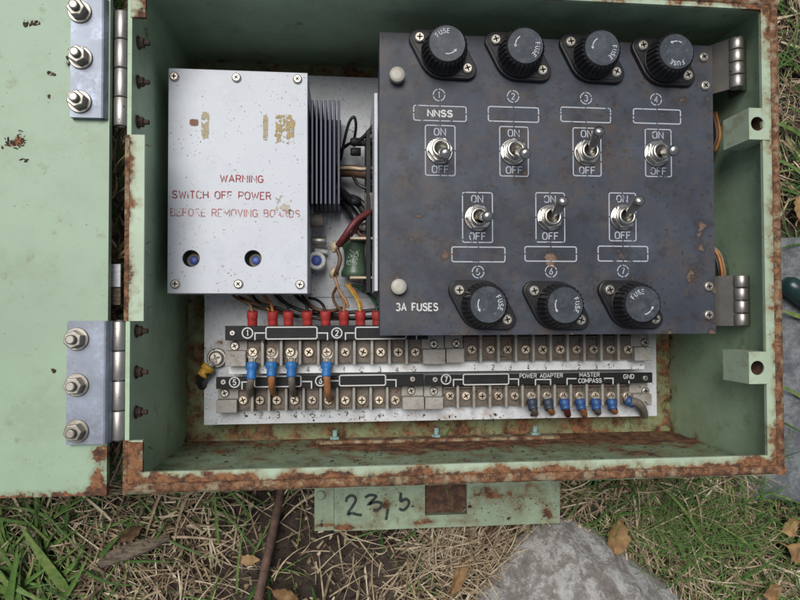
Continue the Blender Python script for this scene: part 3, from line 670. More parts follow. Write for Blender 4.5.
def s3(m, z):
    pcirc(m, '7', 446, 379.3, 4.8, z); pl(m, [(453.5, 386.4), (453.5, 379.5), (462.5, 379.5)], z); prect(m, 463.3, 373.8, 508.6, 384.8, z); pl(m, [(509.4, 379), (518.5, 379), (518.5, 385.5)], z)
    ptext(m, 'POWER ADAPTER', 541.2, 375.6, 4, z, 45, w=.18); pl(m, [(535.4, 385.3), (535.4, 379.4), (550.5, 379.4), (550.5, 385)], z)
    ptext(m, 'MASTER', 589.5, 374.6, 4, z, 21, w=.18); ptext(m, 'COMPASS', 590, 380.6, 4.2, z, 24.5, w=.18)
    pl(m, [(567, 384.8), (567, 378.6), (576.5, 378.6)], z); pl(m, [(604, 378.3), (613, 378.3), (613, 384.2)], z)
    ptext(m, 'GND', 628.7, 376.5, 4.2, z, 11, w=.18); pl(m, [(629, 380.6), (629, 383.4)], z)
Z1 = -.0655; Z2 = -.0845
label_strip('black strip marked circled 1 and 2 just below the red wire sleeves', 225, 428, 325, 340.5, Z1, s1, [(232.5, 333)])
label_strip('black strip marked circled 5 and 6 between the two left terminal rows', 216, 423.8, 374.5, 389, Z2, s2, [(223.5, 382), (412.5, 379)])
label_strip('black strip marked circled 7, POWER ADAPTER, MASTER COMPASS and GND', 425, 652.5, 372.5, 386, Z2, s3, [(435, 379.5), (645, 378)])

# ================================================================== FUSE PANEL
PZ = -.030
A = P(380, 335, PZ); Bc = P(715, 334, PZ); Tl = P(379.5, 31, PZ); Tr = P(713, 47, PZ)
px0 = (A.x+Tl.x)/2; px1 = (Bc.x+Tr.x)/2; py0 = (A.y+Bc.y)/2; py1 = (Tl.y+Tr.y)/2
pan = thing('fuse_panel', 'dark blue grey hinged control panel with seven fuse caps and seven toggle switches', 'control panel', ((px0+px1)/2, py0, PZ-.014))
def panwear(p):
    e_ = .30*max(0, 1-(p.y-py0)/.0035)*(.6+.6*noise.noise(p*80))
    return e_ + .02 + pspots([(548, 272, 14, 16, .10), (420, 240, 34, 5, .13), (440, 258, 8, 14, .12), (700, 240, 10, 34, .14), (690, 280, 7, 26, .12), (715, 300, 5, 34, .2), (708, 100, 8, 12, .16),
        (682, 100, 10, 12, .13), (640, 105, 10, 8, .12), (420, 216, 8, 2, .2), (440, 221, 9, 3, .18), (520, 130, 9, 14, .14), (455, 163, 8, 6, .14), (700, 330, 30, 4, .12), (470, 90, 8, 5, .10),
        (395, 330, 14, 5, .10), (560, 260, 30, 6, .09), (400, 270, 10, 10, .08), (615, 290, 12, 20, .10)], PZ)(p)*1.6
m = MB(); m.slab((px0, py0, PZ-.0018), (px1-px0, 0, 0), (0, py1-py0, 0), (0, 0, .0018), panwear, .0018)
pt = .0015
m.box((px0, py0, PZ-.014), (px0+pt, py1, PZ-.00185)); m.box((px1-pt, py0, PZ-.030), (px1, py1, PZ-.00185)); m.box((px0+pt+.0001, py1-pt, PZ-.014), (px1-pt-.0001, py1, PZ-.00185)); m.box((px0+pt+.0001, py0, PZ-.010), (px1-pt-.0001, py0+pt, PZ-.00185))
part('plate', m, M['panel'], pan)
sz = S(PZ)
# fuse holders: oblong flange, tapered knurled cap with printed top
FR = .0160
def hull(cs, n=24):
    pts = [(x+r_*math.cos(2*PI*i/n), y+r_*math.sin(2*PI*i/n)) for x, y, r_ in cs for i in range(n)]
    pts = sorted(set(pts)); lo = []; up = []
    cr = lambda o, a, b_: (a[0]-o[0])*(b_[1]-o[1])-(a[1]-o[1])*(b_[0]-o[0])
    for q in pts:
        while len(lo) > 1 and cr(lo[-2], lo[-1], q) <= 0: lo.pop()
        lo.append(q)
    for q in reversed(pts):
        while len(up) > 1 and cr(up[-2], up[-1], q) <= 0: up.pop()
        up.append(q)
    return lo[:-1]+up[:-1]
lob = (.0146, -.0089)
fm = MB(); fm.prism(hull([(0, 0, FR-.001), (lob[0], lob[1], .0062), (-lob[0], -lob[1], .0062)]), 0, .0032, bev=.0008)
fm.prism(hull([(0, 0, FR-.0032), (lob[0], lob[1], .0046), (-lob[0], -lob[1], .0046)]), .0033, .0037, bev=.0002)
FLANGE = fm.mesh('fuse_holder', M['black'])
def cap_mesh(ft, fa):
    m = MB(); n = 56*2
    prof = [(.0136, 0), (.0138, .0012), (.0132, .0016), (.0131, .0030), (.0137, .0034), (.0121, .0118), (.0113, .0128)]
    kn = lambda i, j: (1.0 if j < 4 or j == 6 else (1.022 if i % 4 in (1, 2) else .94))
    m.lathe(prof, n=n, rmod=kn, smooth=False, close=False)
    m.lathe([(.0113, .0128), (.0108, .0135)], n=48, close=False)
    m.lathe([(.0108, .0135), (.0103, .0136), (.0099, .01335), (.0060, .0135), (.0005, .0136)], n=48, mi=1)
    zt = .01372
    for k, ch in enumerate('FUSE'):
        an = R(ft + (1.5-k)*19); rr = .0074
        text(m, ch, rr*math.cos(an), rr*math.sin(an), .0026, zt, .17, mi=2, rot=an-PI/2)
    rr = .0062; aa = arc(0, 0, rr, rr, fa-28, fa+28, 9); m.ribbon(aa, .00065, zt, 2)
    e0, e1 = aa[-1], aa[-2]
    dx, dy = e0[0]-e1[0], e0[1]-e1[1]; L = math.hypot(dx, dy); dx, dy = dx/L, dy/L
    m.add([(e0[0]+dx*.0016, e0[1]+dy*.0016, zt+.0002), (e0[0]-dy*.001, e0[1]+dx*.001, zt+.0002), (e0[0]+dy*.001, e0[1]-dx*.001, zt+.0002)], [[0, 1, 2]], 2)
    return m.mesh('cap', [M['black'], M['captop'], M['mk_cap']])
FUSES = [(442.3, 56, 113, -72), (517, 58, -18, 150), (590.5, 60, -22, 148), (661.5, 63.3, -90, 88), (481.5, 305, 8, 178), (555, 305.5, 0, 178), (629, 304.5, 118, -52)]
for (x, y, ft, fa) in FUSES:
    c = P(x, y, PZ); c.z = PZ+.0001
    h = part('fuse_holder', FLANGE, None, pan, c)
    cp = part('cap', cap_mesh(ft, fa), None, h, c+Vector((0, 0, .0037)))
    for s_ in (1, -1):
        o = part('screw', SCREW, None, h, c+Vector((s_*lob[0], s_*lob[1], .0037))); o.scale = (.0034,)*3; o.rotation_euler.z = random.uniform(-.5, .5)
# toggle switches
tm = MB()
tm.lathe([(.0082, 0), (.0082, .0008), (.0078, .001)], n=32)
tm.lathe([(.0056, .0042), (.0056, .0066), (.0052, .0072), (.0040, .0072), (.0036, .0066), (.0032, .0050), (.0005, .0046)], n=32)
BUSH = tm.mesh('toggle_switch', M['bright'])
nm = MB(); nm.prism(hexpts(.0079, .2), .0011, .0042, bev=.0006); NUT = nm.mesh('hex_nut', M['bright'])
lm = MB(); lm.lathe([(.0021, 0), (.0023, .005), (.0030, .0125), (.0034, .0165), (.0033, .0178), (.0024, .0190), (.0008, .0194)], n=20); LEVER = lm.mesh('lever', M['bright'])
TOG = [(439.5, 151, -24, 'off'), (513, 152, -22, 'off'), (586.5, 153, 27, 'on'), (656, 154, -12, 'off'), (477.5, 218, -8, 'off'), (549.5, 218, 24, 'on'), (622.5, 217.5, 24, 'on')]
for (x, y, tilt, st) in TOG:
    c = P(x, y, PZ); c.z = PZ+.0001; t = part('toggle_switch', BUSH, None, pan, c)
    o = part('hex_nut', NUT, None, t, c); o.rotation_euler.z = random.uniform(0, 1)
    o = part('lever', LEVER, None, t, c+Vector((0, 0, .0040))); o.rotation_euler = (R(-tilt), R(random.uniform(-3, 6)), 0)
# printed legends
zp = PZ+.0001
for (x, y, d_) in [(439, 95, '1'), (513, 96.5, '2'), (586, 98.3, '3'), (656, 99.5, '4'), (478, 272, '5'), (551, 271.3, '6'), (623, 271, '7')]:
    m = MB(); c = P(x, y, zp); gapcircle(m, (c.x, c.y), 6*sz, zp, 1.0*sz, a0=10); text(m, d_, c.x, c.y, 6.2*sz, zp, .15); part('number_marking', m, M['mk_white'], pan)
for (x0, y0, x1, y1) in [(413, 106, 467, 121), (487, 107, 540, 122), (559, 107.5, 612.5, 122.5), (631, 109, 683, 124), (451, 247, 506, 262), (523.5, 246.5, 578, 261.5), (596, 246, 650, 261.5)]:
    m = MB(); c = P((x0+x1)/2, (y0+y1)/2, zp); gaprect(m, (c.x, c.y), (x1-x0)/2*sz, (y1-y0)/2*sz, zp, 1.2*sz); part('label_frame', m, M['mk_white'], pan)
for (x0, y0, x1, y1) in [(425, 125, 455.5, 176), (499, 126, 529, 177), (572, 127, 602, 177), (644, 128, 672.5, 178), (462, 192, 493, 243), (535, 192, 565.5, 243), (608, 192, 637, 242)]:
    m = MB(); c = P((x0+x1)/2, (y0+y1)/2, zp); gaprect(m, (c.x, c.y), (x1-x0)/2*sz, (y1-y0)/2*sz, zp, 1.1*sz, gap=.0009)
    text(m, 'ON', c.x-.0002, c.y+19*sz, 7*sz, zp, .15, 11.5*sz); text(m, 'OFF', c.x, c.y-19.3*sz, 7*sz, zp, .15, 16.5*sz); part('switch_marking', m, M['mk_white'], pan)
m = MB(); ptext(m, '3A FUSES', 417, 307, 7.2, zp, 42, .19); part('lettering', m, M['mk_label'], pan)
a = P(415, 119.5, zp); c = P(465, 107.5, zp); m = MB(); m.box((a.x, a.y, zp-.00005), (c.x, c.y, zp+.0003)); nl = part('name_label', m, M['namelab'], pan)
m = MB(); ptext(m, 'NNSS', 440, 113.5, 6.3, zp+.0004, 25, .24); part('label_lettering', m, M['mk_label'], nl)
for x, y in ((396.5, 78), (398, 287)):
    m = MB(); r_ = 7.8*sz; m.lathe([(r_*.8, 0), (r_*.8, .0022), (r_, .0026), (r_, .0056), (r_*.94, .0061), (r_*.4, .0062)], n=28); c = P(x, y, PZ); c.z = PZ+.0001; part('knob', m, M['ivory'], pan, c)
for x, y in ((703, 57.5), (704.5, 86), (708, 286.5), (708, 315)):
    o = screw(pan, x, y, PZ+.0001, .0031)
    m = MB()
# panel hinges at the right
def panel_hinge(xk0, xk1, y0, y1, yl0, yl1):
    zk = -.021; a = P(xk0, y1, zk); c = P(xk1, y0, zk); r_ = (c.x-a.x)/2; xc = (a.x+c.x)/2; L = c.y-a.y
    m = MB(); xl = px1+.0003
    zl = zk-r_*.35; zs = PZ-.006
    def quadbox(p0, p1, ya, yb_, th):
        (x_0, z_0), (x_1, z_1) = p0, p1
        m.add([(x_0, ya, z_0), (x_1, ya, z_1), (x_1, yb_, z_1), (x_0, yb_, z_0), (x_0, ya, z_0-th), (x_1, ya, z_1-th), (x_1, yb_, z_1-th), (x_0, yb_, z_0-th)],
              [[0, 1, 2, 3], [7, 6, 5, 4], [0, 4, 5, 1], [2, 6, 7, 3], [0, 3, 7, 4], [1, 5, 6, 2]])
    quadbox((xl, zs), (xc-r_*.6, zl), a.y, c.y, .0018)
    quadbox((xc+r_*.5, zl), (XI1-.0004, zl-.004), a.y, c.y, .0018)
    m.box((XI1-.0022, a.y, zl-.020), (XI1-.0003, c.y, zl-.0062))
    h = part('panel_hinge', m, M['hingeleaf'], pan)
    n = 4
    for k in range(n):
        mm = MB(); q = L/n; mm.lathe([(r_*.93, .0003), (r_, .0007), (r_, q-.0007), (r_*.93, q-.0003)], (xc, a.y+q*k, zk-r_*.5), 28, (0, 1, 0)); part('knuckle', mm, M['steel'], h)
    mm = MB(); mm.lathe([(r_*.5, 0), (r_*.5, L)], (xc, a.y, zk-r_*.5), 16, (0, 1, 0)); part('hinge_pin', mm, M['steel'], h)
panel_hinge(732.5, 744.5, 37, 87, 50, 98); panel_hinge(737, 749, 275, 326, 276, 325)

# ================================================================== WHITE COVER
KZ = -.045
cx0 = (P(167, 180, KZ).x+P(168, 290, KZ).x)/2; cx1 = P(307.5, 200, KZ).x; cy0 = P(240, 293.5, KZ).y; cy1 = P(240, 70.5, KZ).y
cv = thing('cover_box', 'white aluminium cover with red WARNING lettering, tan tape marks and two round holes', 'cover', ((cx0+cx1)/2, cy0, MZ+.0015))
hr = 8.2*S(KZ); holes = []
for hx, hy in ((191, 258.5), (253, 258.5)):
    c = P(hx, hy, KZ); holes.append([(c.x+hr*math.cos(2*PI*i/32), c.y+hr*math.sin(2*PI*i/32)) for i in range(32)])
m = MB(); m.prism([(cx0, cy0), (cx1, cy0), (cx1, cy1), (cx0, cy1)], KZ-.0012, KZ, holes, bev=.0003)
tw = .0012; zb = MZ+.0015
m.box((cx0, cy0+tw+.0001, zb), (cx0+tw, cy1-tw-.0001, KZ-.0013)); m.box((cx1-tw, cy0+tw+.0001, zb), (cx1, cy1-tw-.0001, KZ-.0013)); m.box((cx0, cy1-tw, zb), (cx1, cy1, KZ-.0013)); m.box((cx0, cy0, zb+.03), (cx1, cy0+tw, KZ-.0013))
part('lid', m, M['cover'], cv)
for x, y in ((174.5, 77), (236.5, 78), (297.5, 79.5), (175.5, 284), (238.5, 284), (300, 284.5)): screw(cv, x, y, KZ+.0001, 4.6*S(KZ))
zk = KZ+.0001
m = MB(); ptext(m, 'WARNING', 241.8, 178.8, 6.6, zk, 41, .17); part('lettering', m, M['mk_red'], cv)
m = MB(); ptext(m, 'SWITCH OFF POWER', 222, 195.2, 7, zk, 94, .15); part('lettering', m, M['mk_red'], cv)
m = MB(); ptext(m, 'BEFORE REMOVING BOARDS.', 237, 213, 7, zk, 126, .14); part('lettering', m, M['mk_redfade'], cv)
def residue(name, cx, cy, w_, h_, mat, jag=.25, n=26, label=None):
    m = MB(); c = P(cx, cy, zk); pts = []
    for i in range(n):
        a_ = 2*PI*i/n; sx = math.copysign(abs(math.cos(a_))**.5, math.cos(a_)); sy = math.copysign(abs(math.sin(a_))**.5, math.sin(a_)); k = 1-jag*random.random()
        pts.append((c.x+sx*w_/2*S(zk)*k, c.y+sy*h_/2*S(zk)*k))
    m.prism(pts, zk-.00005, zk+.00012); part(name, m, mat, cv, label=label)
M['tapew'] = marking('tape_residue', (.42, .36, .235), .42, .8, 300); M['tapes'] = marking('tape_streaks', (.42, .315, .16), .50, .8, 220)
M['tapel'] = marking('faint_residue', (.50, .45, .36), .54, .8, 240); M['drop'] = plain('rust_drop', (.20, .085, .04), .6)
residue('tape_residue', 205, 125, 9, 29, M['tapew'], .3); residue('tape_residue', 265.5, 128, 6, 29, M['tapew'], .25); residue('tape_residue', 285, 129.5, 22, 31, M['tapes'], .2)
residue('rust_spot', 194, 122.5, 9, 7, M['drop'], .15, label='brown rust drop'); residue('faint_residue', 283, 206, 20, 22, M['tapel'], .5)

# ================================================================== PARTS IN THE GAP
def disc_cap(px, py, z, r_, label, ring='white_plastic'):
    c = P(px, py, z); t = thing('trimmer_capacitor', label, 'capacitor', (c.x, c.y, MZ+.0013), 'blue centred round capacitors')
    hh = z-MZ-.0014; m = MB(); m.lathe([(r_, 0), (r_, hh-.001), (r_*.93, hh), (r_*.62, hh), (r_*.6, hh-.0004), (.0004, hh-.0004)], n=32); part('body', m, M[ring], t, (c.x, c.y, MZ+.0013))
    m = MB(); m.lathe([(r_*.56, 0), (r_*.54, .0005), (.0003, .0007)], n=28); part('core', m, M['blue_cap'], t, (c.x, c.y, z-.0004))
disc_cap(316.5, 260.5, -.078, 9.2*S(-.078), 'white ringed capacitor with blue centre beside the cover edge')
disc_cap(194, 260.5, -.051, 7*S(-.051), 'blue capacitor seen through the left round hole in the white cover', 'wire_grey')
disc_cap(256, 260.5, -.051, 7*S(-.051), 'blue capacitor seen through the right round hole in the white cover', 'wire_grey')
# heat sink
t = thing('heat_sink', 'dark blue finned heat sink standing upright beside the white cover', 'heat sink', P(325, 155, MZ+.0013))
hz_ = -.056; ya, yb = P(325, 204, hz_).y, P(325, 100, hz_).y
m = MB(); a = P(310, 150, hz_).x; c = P(341, 150, hz_).x; m.box((a, ya+.001, -.095), (c, yb-.001, -.092), .0004); m.box((a, ya+.008, MZ+.0013), (c, yb-.008, -.0951)); part('base', m, M['heatsink'], t)
for k in range(7):
    x = a+(c-a)*(k+.5)/7; m = MB(); m.box((x-.00075, ya, -.0919), (x+.00075, yb, hz_+random.uniform(-.0004, .0004)), .0003); part('fin', m, M['heatsink'], t)
# bright bracket edge beside the panel, with board and parts
zb_ = -.040; a = P(374.5, 291, zb_); c = P(379, 93, zb_)
m = MB(); m.box((a.x, a.y, -.062), (a.x+.0021, c.y, zb_), .0003); m.box((a.x, a.y, MZ+.0001), (a.x+.0012, a.y+.02, -.0621)); m.box((a.x, c.y-.02, MZ+.0001), (a.x+.0012, c.y, -.0621))
single('edge_bracket', m, M['cover'], 'thin white upright metal bracket along the left edge of the dark panel', 'bracket')
m = MB(); a = P(366, 293, -.07); c = P(374, 132, -.07); m.box((a.x, a.y, -.092), (a.x+.003, c.y, -.066), .0003)
for yy in (140, 150, 200): q = P(364, yy, -.07); m.lathe([(.0028, 0), (.0028, .006), (.002, .007)], (q.x-.002, q.y, -.075), 18, (-1, 0, 0))
single('component_board', m, M['strip'], 'dark circuit board on edge behind the dark panel left side', 'circuit board')
def cyl_thing(name, label, cat, px, py, z, r_, L, axis, mat):
    c = P(px, py, z); ax = Vector(axis).normalized(); m = MB(); m.lathe([(r_*.9, 0), (r_, r_*.12), (r_, L-r_*.12), (r_*.9, L)], c-ax*L/2, 24, axis); single(name, m, M[mat], label, cat)
cyl_thing('grey_capacitor', 'grey cylindrical component just below the heat sink', 'capacitor', 317, 220.5, -.080, .0047, .009, (1, .05, 0), 'wire_grey')
cyl_thing('metal_can', 'dull metal can component between heat sink and white ringed capacitor', 'component', 319, 241, -.085, .0032, .010, (1, 0, 0), 'steel')
cyl_thing('small_resistor', 'small pale tube above the white ringed capacitor', 'resistor', 321, 251, -.09, .0017, .009, (1, -.2, 0), 'white_plastic')
cyl_thing('pale_capacitor', 'small pale cylinder beside the maroon wire', 'capacitor', 363.5, 226, -.082, .0034, .006, (.3, .6, 1), 'white_plastic')
cyl_thing('dark_capacitor', 'dark olive upright cylinder above the pale cylinder', 'capacitor', 370, 203, -.070, .0038, .013, (0, 1, .05), 'wire_grey')
# green wire-wound resistor
t = thing('power_resistor', 'green enamel power resistor with worn white print and metal end clips', 'resistor', P(354, 258, MZ+.0013))
z = -.078; c0 = P(355, 277, z); c1 = P(355, 238, z); L = c1.y-c0.y; r_ = 12.5*S(z)
m = MB(); m.lathe([(r_*.7, 0), (r_*1.1, .0008), (r_*1.12, L*.14), (r_*.9, L*.3), (r_*.84, L*.5), (r_*.9, L*.7), (r_*1.12, L*.86), (r_*1.1, L-.0008), (r_*.7, L)], (c0.x, c0.y, z-r_), 32, (0, 1, 0)); part('body', m, M['resistor'], t)
m = MB()
def rtext(s_, dx):
    tmp = MB(); text(tmp, s_, c0.x+dx, (c0.y+c1.y)/2, .0028, z-.0002, .18, .0105, rot=R(78)); m.add(tmp.v, tmp.f)
rtext('5OOK', .0006); rtext('5W', -.0034); part('marking', m, M['mk_faint'], t)
for yy in (238, 277.5):
    q = P(350, yy, -.068); q2 = P(374, yy-.5, -.068); m = MB(); m.box((q.x, q.y-.0008, -.095), (q2.x, q.y+.0008, -.068), .0003); part('end_clip', m, M['solder'], t)

# ================================================================== WIRES
def wire(label, pts, r_, mat, group=None, name='wire'):
    m = MB(); m.tube([P(*q) for q in pts], r_, 10); return single(name, m, M[mat], label, 'wire', group)
def sleeve(mb, a, b_, r0, r1, mi=0):
    a, b_ = Vector(a), Vector(b_); L = (b_-a).length
    mb.lathe([(r0*.9, 0), (r0, L*.06), (r0, L*.42), (r0*.86, L*.5), (r1, L*.62), (r1, L*.95), (r1*.9, L)], a, 20, b_-a, mi); return mb
def lugged(label, wpts, wr, wmat, a, b_, smat, r0, r1, tongue=None, group=None, name='lugged_wire'):
    # wire thing: conductor + coloured crimp sleeve + metal tongue under the terminal screw
    A_ = P(*a); B_ = P(*b_); t = thing(name, label, 'wire', A_, group)
    m = MB(); m.tube([P(*q) for q in wpts], wr, 10); part('conductor', m, M[wmat], t)
    m = MB(); sleeve(m, A_, B_, r0, r1); part('crimp_sleeve', m, M[smat], t)
    if tongue:
        C_ = P(*tongue); dv = (C_-B_); L = dv.length; dn = dv.normalized(); sd = Vector((0, 0, 1)).cross(dn).normalized(); up = dn.cross(sd); w_ = .0024
        ex = .0030; mt = MB(); h_ = .00035; E_ = C_+dn*ex
        pr = [(B_-dn*.0025, .0019), (B_+dn*L*.35, .0019), (B_+dn*L*.6, .0034), (C_, .0038), (E_, .0026)]; vs = []
        for p_, w_ in pr: vs += [p_+sd*w_+up*h_, p_-sd*w_+up*h_, p_-sd*w_-up*h_, p_+sd*w_-up*h_]
        fs = [[4*i_+k_, 4*i_+(k_+1) % 4, 4*i_+4+(k_+1) % 4, 4*i_+4+k_] for i_ in range(4) for k_ in range(4)] + [[3, 2, 1, 0], [16, 17, 18, 19]]
        mt.add(vs, fs); mt.lathe([(.0017, -.0004), (.0017, .0030)], B_, 12, dn); part('flat_tongue', mt, M['tongue'], t)
    return t
RG = 'wires in red crimp sleeves along the top strip'
REDS = [(252.3, 'wire_tan', [(232, 294), (238, 299), (249, 304)], 'leftmost red sleeved wire, nearest the cover corner'), (272.7, 'wire_orange', [(262, 292), (267, 299), (271, 304)], 'second red sleeved wire from the left, orange, below the cover'),
        (288.3, 'wire_black', [(272, 292), (280, 300), (287, 305)], 'third red sleeved wire from the left, black, below the cover'), (307.2, 'wire_black', [(292, 292), (299, 299), (306, 304)], 'fourth red sleeved wire, black, below the cover right corner'),
        (325.5, 'wire_black', [(309, 298), (317, 300), (323, 305)], 'fifth red sleeved wire, black loop from the cover corner'), (343.8, 'wire_tan', [(338, 287), (341, 295), (344, 303)], 'sixth red sleeved wire, tan, under the brown joint'),
        (360.3, 'wire_yellow', [(346, 284), (352, 292), (358, 302)], 'seventh red sleeved wire, yellow, left of the panel corner'), (377, 'wire_green', [(355, 286), (366, 292), (375, 303)], 'red sleeved wire half hidden by the panel corner')]
for x, wm, wp, lab in REDS:
    zs = -.068; pts = [(wp[0][0], wp[0][1], -.088), (wp[1][0], wp[1][1], -.080), (wp[2][0], wp[2][1], -.071), (x, 312, zs)]
    lugged(lab, pts, .0010, wm, (x, 311, zs), (x+.2, 327, zs-.003), 'lug_red', .0035, .0032, None, RG)
# loose wires sweeping under the cover behind the sleeves
LG = 'loose wires sweeping behind the red sleeves'
wire('brown wire sweeping low behind the red sleeves from the cover left', [(240, 298, -.088), (252, 306, -.084), (276, 311, -.082), (310, 318, -.082), (345, 319, -.082), (382, 318, -.082)], .0011, 'wire_brown', LG)
wire('black wire sweeping behind the third and fourth red sleeves', [(276, 293, -.086), (290, 306, -.083), (320, 315, -.081), (352, 318, -.08), (384, 316, -.08)], .0012, 'wire_black', LG)
wire('black wire dipping behind the fifth red sleeve', [(296, 295, -.086), (306, 304, -.079), (322, 312, -.078), (340, 316, -.078)], .0011, 'wire_black', LG)
wire('thin orange wire crossing behind the second red sleeve', [(238, 296, -.09), (250, 301, -.087), (265, 306, -.086), (285, 314, -.085), (330, 321, -.084)], .0008, 'wire_orange', LG)
wire('tan wire beside the sixth red sleeve', [(336, 288, -.086), (333, 296, -.078), (336, 305, -.074), (342, 311, -.071)], .0010, 'wire_brown', LG)
wire('orange wire beside the seventh red sleeve', [(349, 284, -.086), (356, 294, -.078), (361, 304, -.072), (361, 311, -.07)], .0009, 'wire_orange', LG)
wire('black wire drooping between the first and second red sleeves', [(252, 295, -.088), (260, 303, -.079), (280, 309, -.077), (298, 317, -.079)], .0011, 'wire_black', LG)
wire('dark brown wire looping under the cover right corner toward the sixth sleeve', [(302, 296, -.088), (314, 308, -.075), (330, 311, -.074), (342, 308, -.078)], .0012, 'wire_brown', LG)
wire('black wire running flat behind the sixth and seventh red sleeves', [(312, 312, -.08), (335, 313, -.077), (356, 312, -.077), (384, 309, -.078)], .0013, 'wire_black', LG)
wire('yellow brown wire crossing under the cover edge left of the second sleeve', [(246, 293, -.09), (256, 300, -.083), (264, 303, -.08), (270, 312, -.08)], .0009, 'wire_yellow', LG)
GG = 'wires in the gap beside the heat sink'
wire('black wire loop standing above the small brown component', [(341, 160, -.085), (344, 142, -.075), (349, 123, -.068), (354, 117, -.066), (356, 126, -.07), (354, 141, -.08)], .0010, 'wire_black', GG)
wire('black wire slanting from the panel edge to the heat sink', [(376, 122, -.066), (362, 138, -.072), (349, 144, -.08), (340, 151, -.09)], .0011, 'wire_black', GG)
wire('short black wire slanting just below the upper slanting one', [(376, 130, -.066), (366, 136, -.072), (354, 146, -.085)], .0010, 'wire_black', GG)
wire('black wire crossing toward the panel below the loop', [(374, 141, -.07), (364, 143, -.074), (352, 141, -.08)], .0022, 'wire_black', GG)
wire('dark brown thick cable crossing the gap level with the heat sink middle', [(336, 171, -.085), (352, 171, -.08), (366, 173, -.078), (377, 174, -.078)], .0042, 'wire_brown', GG)
wire('pale tan wire lying on the thick brown cable', [(338, 168, -.079), (352, 168, -.0745), (362, 169, -.073), (376, 168, -.073)], .0012, 'solder', GG)
wire('black thick cable curving below the heat sink corner', [(340, 190, -.09), (350, 199, -.083), (359, 204, -.08), (366, 214, -.08)], .0030, 'wire_black', GG)
wire('second black cable beneath the heat sink corner', [(344, 202, -.092), (352, 212, -.086), (357, 222, -.084), (360, 233, -.084)], .0034, 'wire_black', GG)
wire('glossy black cable arching over the pale cylinder', [(346, 196, -.084), (356, 198, -.078), (364, 205, -.076), (369, 215, -.076)], .0018, 'wire_black', GG)
wire('black cable running up along the board edge beside the green resistor', [(364, 292, -.082), (367, 270, -.075), (366, 250, -.073), (369, 232, -.074), (368, 216, -.078)], .0017, 'wire_black', GG)
wire('dark brown wire curling round the pale cylinder', [(372, 236, -.076), (362, 236, -.073), (357, 229, -.073), (360, 220, -.074), (370, 218, -.076)], .0013, 'wire_brown', GG)
wire('thin black wire hanging from the thick brown cable to the board edge', [(352, 173, -.08), (357, 183, -.074), (366, 188, -.072), (373, 184, -.071)], .0012, 'wire_black', GG)
wire('maroon wire running diagonally from the panel to the solder joint', [(371, 211, -.068), (358, 219, -.064), (350, 228, -.063), (344, 237, -.065), (338, 245, -.07)], .0020, 'wire_maroon', GG)
wire('thinner maroon wire beside the diagonal one', [(371, 213, -.072), (360, 222, -.07), (352, 234, -.07), (340, 246, -.074)], .0013, 'wire_maroon', GG)
wire('brown wire linking the two solder joints', [(337, 249, -.072), (340, 258, -.07), (338, 268, -.07), (334, 276, -.074)], .0014, 'wire_brown', GG)
wire('brown wire running down from the lower solder joint', [(334, 276, -.074), (337, 284, -.073), (340, 292, -.073), (346, 301, -.072), (348, 308, -.072)], .0011, 'wire_tan', GG)
wire('dark green wire curving toward the panel corner', [(352, 285, -.088), (362, 288, -.084), (372, 297, -.078), (382, 308, -.074)], .0012, 'wire_green', GG)
for q, (x, y) in enumerate(((335, 247), (334, 273))):
    m = MB(); c = P(x, y, -.075)
    bm = bmesh.new(); bmesh.ops.create_icosphere(bm, subdivisions=3, radius=1)
    for v in bm.verts: v.co = Vector((v.co.x*.0032, v.co.y*.0038, v.co.z*.003))*(1+.3*noise.noise(v.co*2.2+Vector((q*7, 0, 0)))) + c
    m.bm(bm, 0, True); single('solder_joint', m, M['solder'], ['upper brown solder joint at the end of the maroon wire', 'lower brown solder joint left of the green resistor'][q], 'joint', 'solder joints by the green resistor')
# wires seen by the right wall
HG = 'thin wires passing beside the right wall'
for k, (mm, dx, lab) in enumerate((('wire_black', 0, 'black thin wire curving out behind the lower panel hinge'), ('wire_orange', 3.2, 'orange thin wire curving out behind the lower panel hinge'), ('wire_tan', 6, 'tan thin wire curving out behind the lower panel hinge'), ('wire_green', 8.6, 'green thin wire curving out behind the lower panel hinge'))):
    wire(lab, [(708+dx*.3, 244, -.050), (714+dx, 254, -.046), (718+dx, 267, -.044), (719+dx, 280, -.045), (718+dx, 300, -.048)], .0009, mm, HG)
for k, (mm, dx, lab) in enumerate((('wire_brown', 0, 'brown wire beside the upper lock block'), ('wire_orange', 3, 'orange wire beside the upper lock block'))):
    wire(lab, [(713+dx, 112, -.052), (717+dx, 135, -.050), (712+dx, 152, -.052)], .0010, mm, HG)
# blue lugs, upper left row
BG = 'blue crimped wires on the upper left row'
for x, ys, we, wm, lab in ((251.3, 379.5, (249.5, 392), 'wire_grey', 'leftmost bright blue lug, on the first terminal of the upper row'), (271.3, 377, (272, 390), 'wire_copper', 'bright blue lug on the second terminal, copper coloured wire below'),
                           (291, 377.5, (292.5, 391), 'wire_grey', 'bright blue lug on the third terminal, grey wire below'), (326.3, 377, (328, 396), 'wire_copper', 'bright blue lug standing alone under circled 2')):
    za = -.071; lugged(lab, [(x+.2, ys-4, za), (x+(we[0]-x)*.5, ys+4, za-.001), (we[0], we[1]-2, -.079), (we[0]+2, we[1]+4, -.094)], .0024, wm, (x, ys, za), (x+.3, 362.5, -.0735), 'lug_blue', .0031, .0039, (x+1, 353, -.0751), BG)
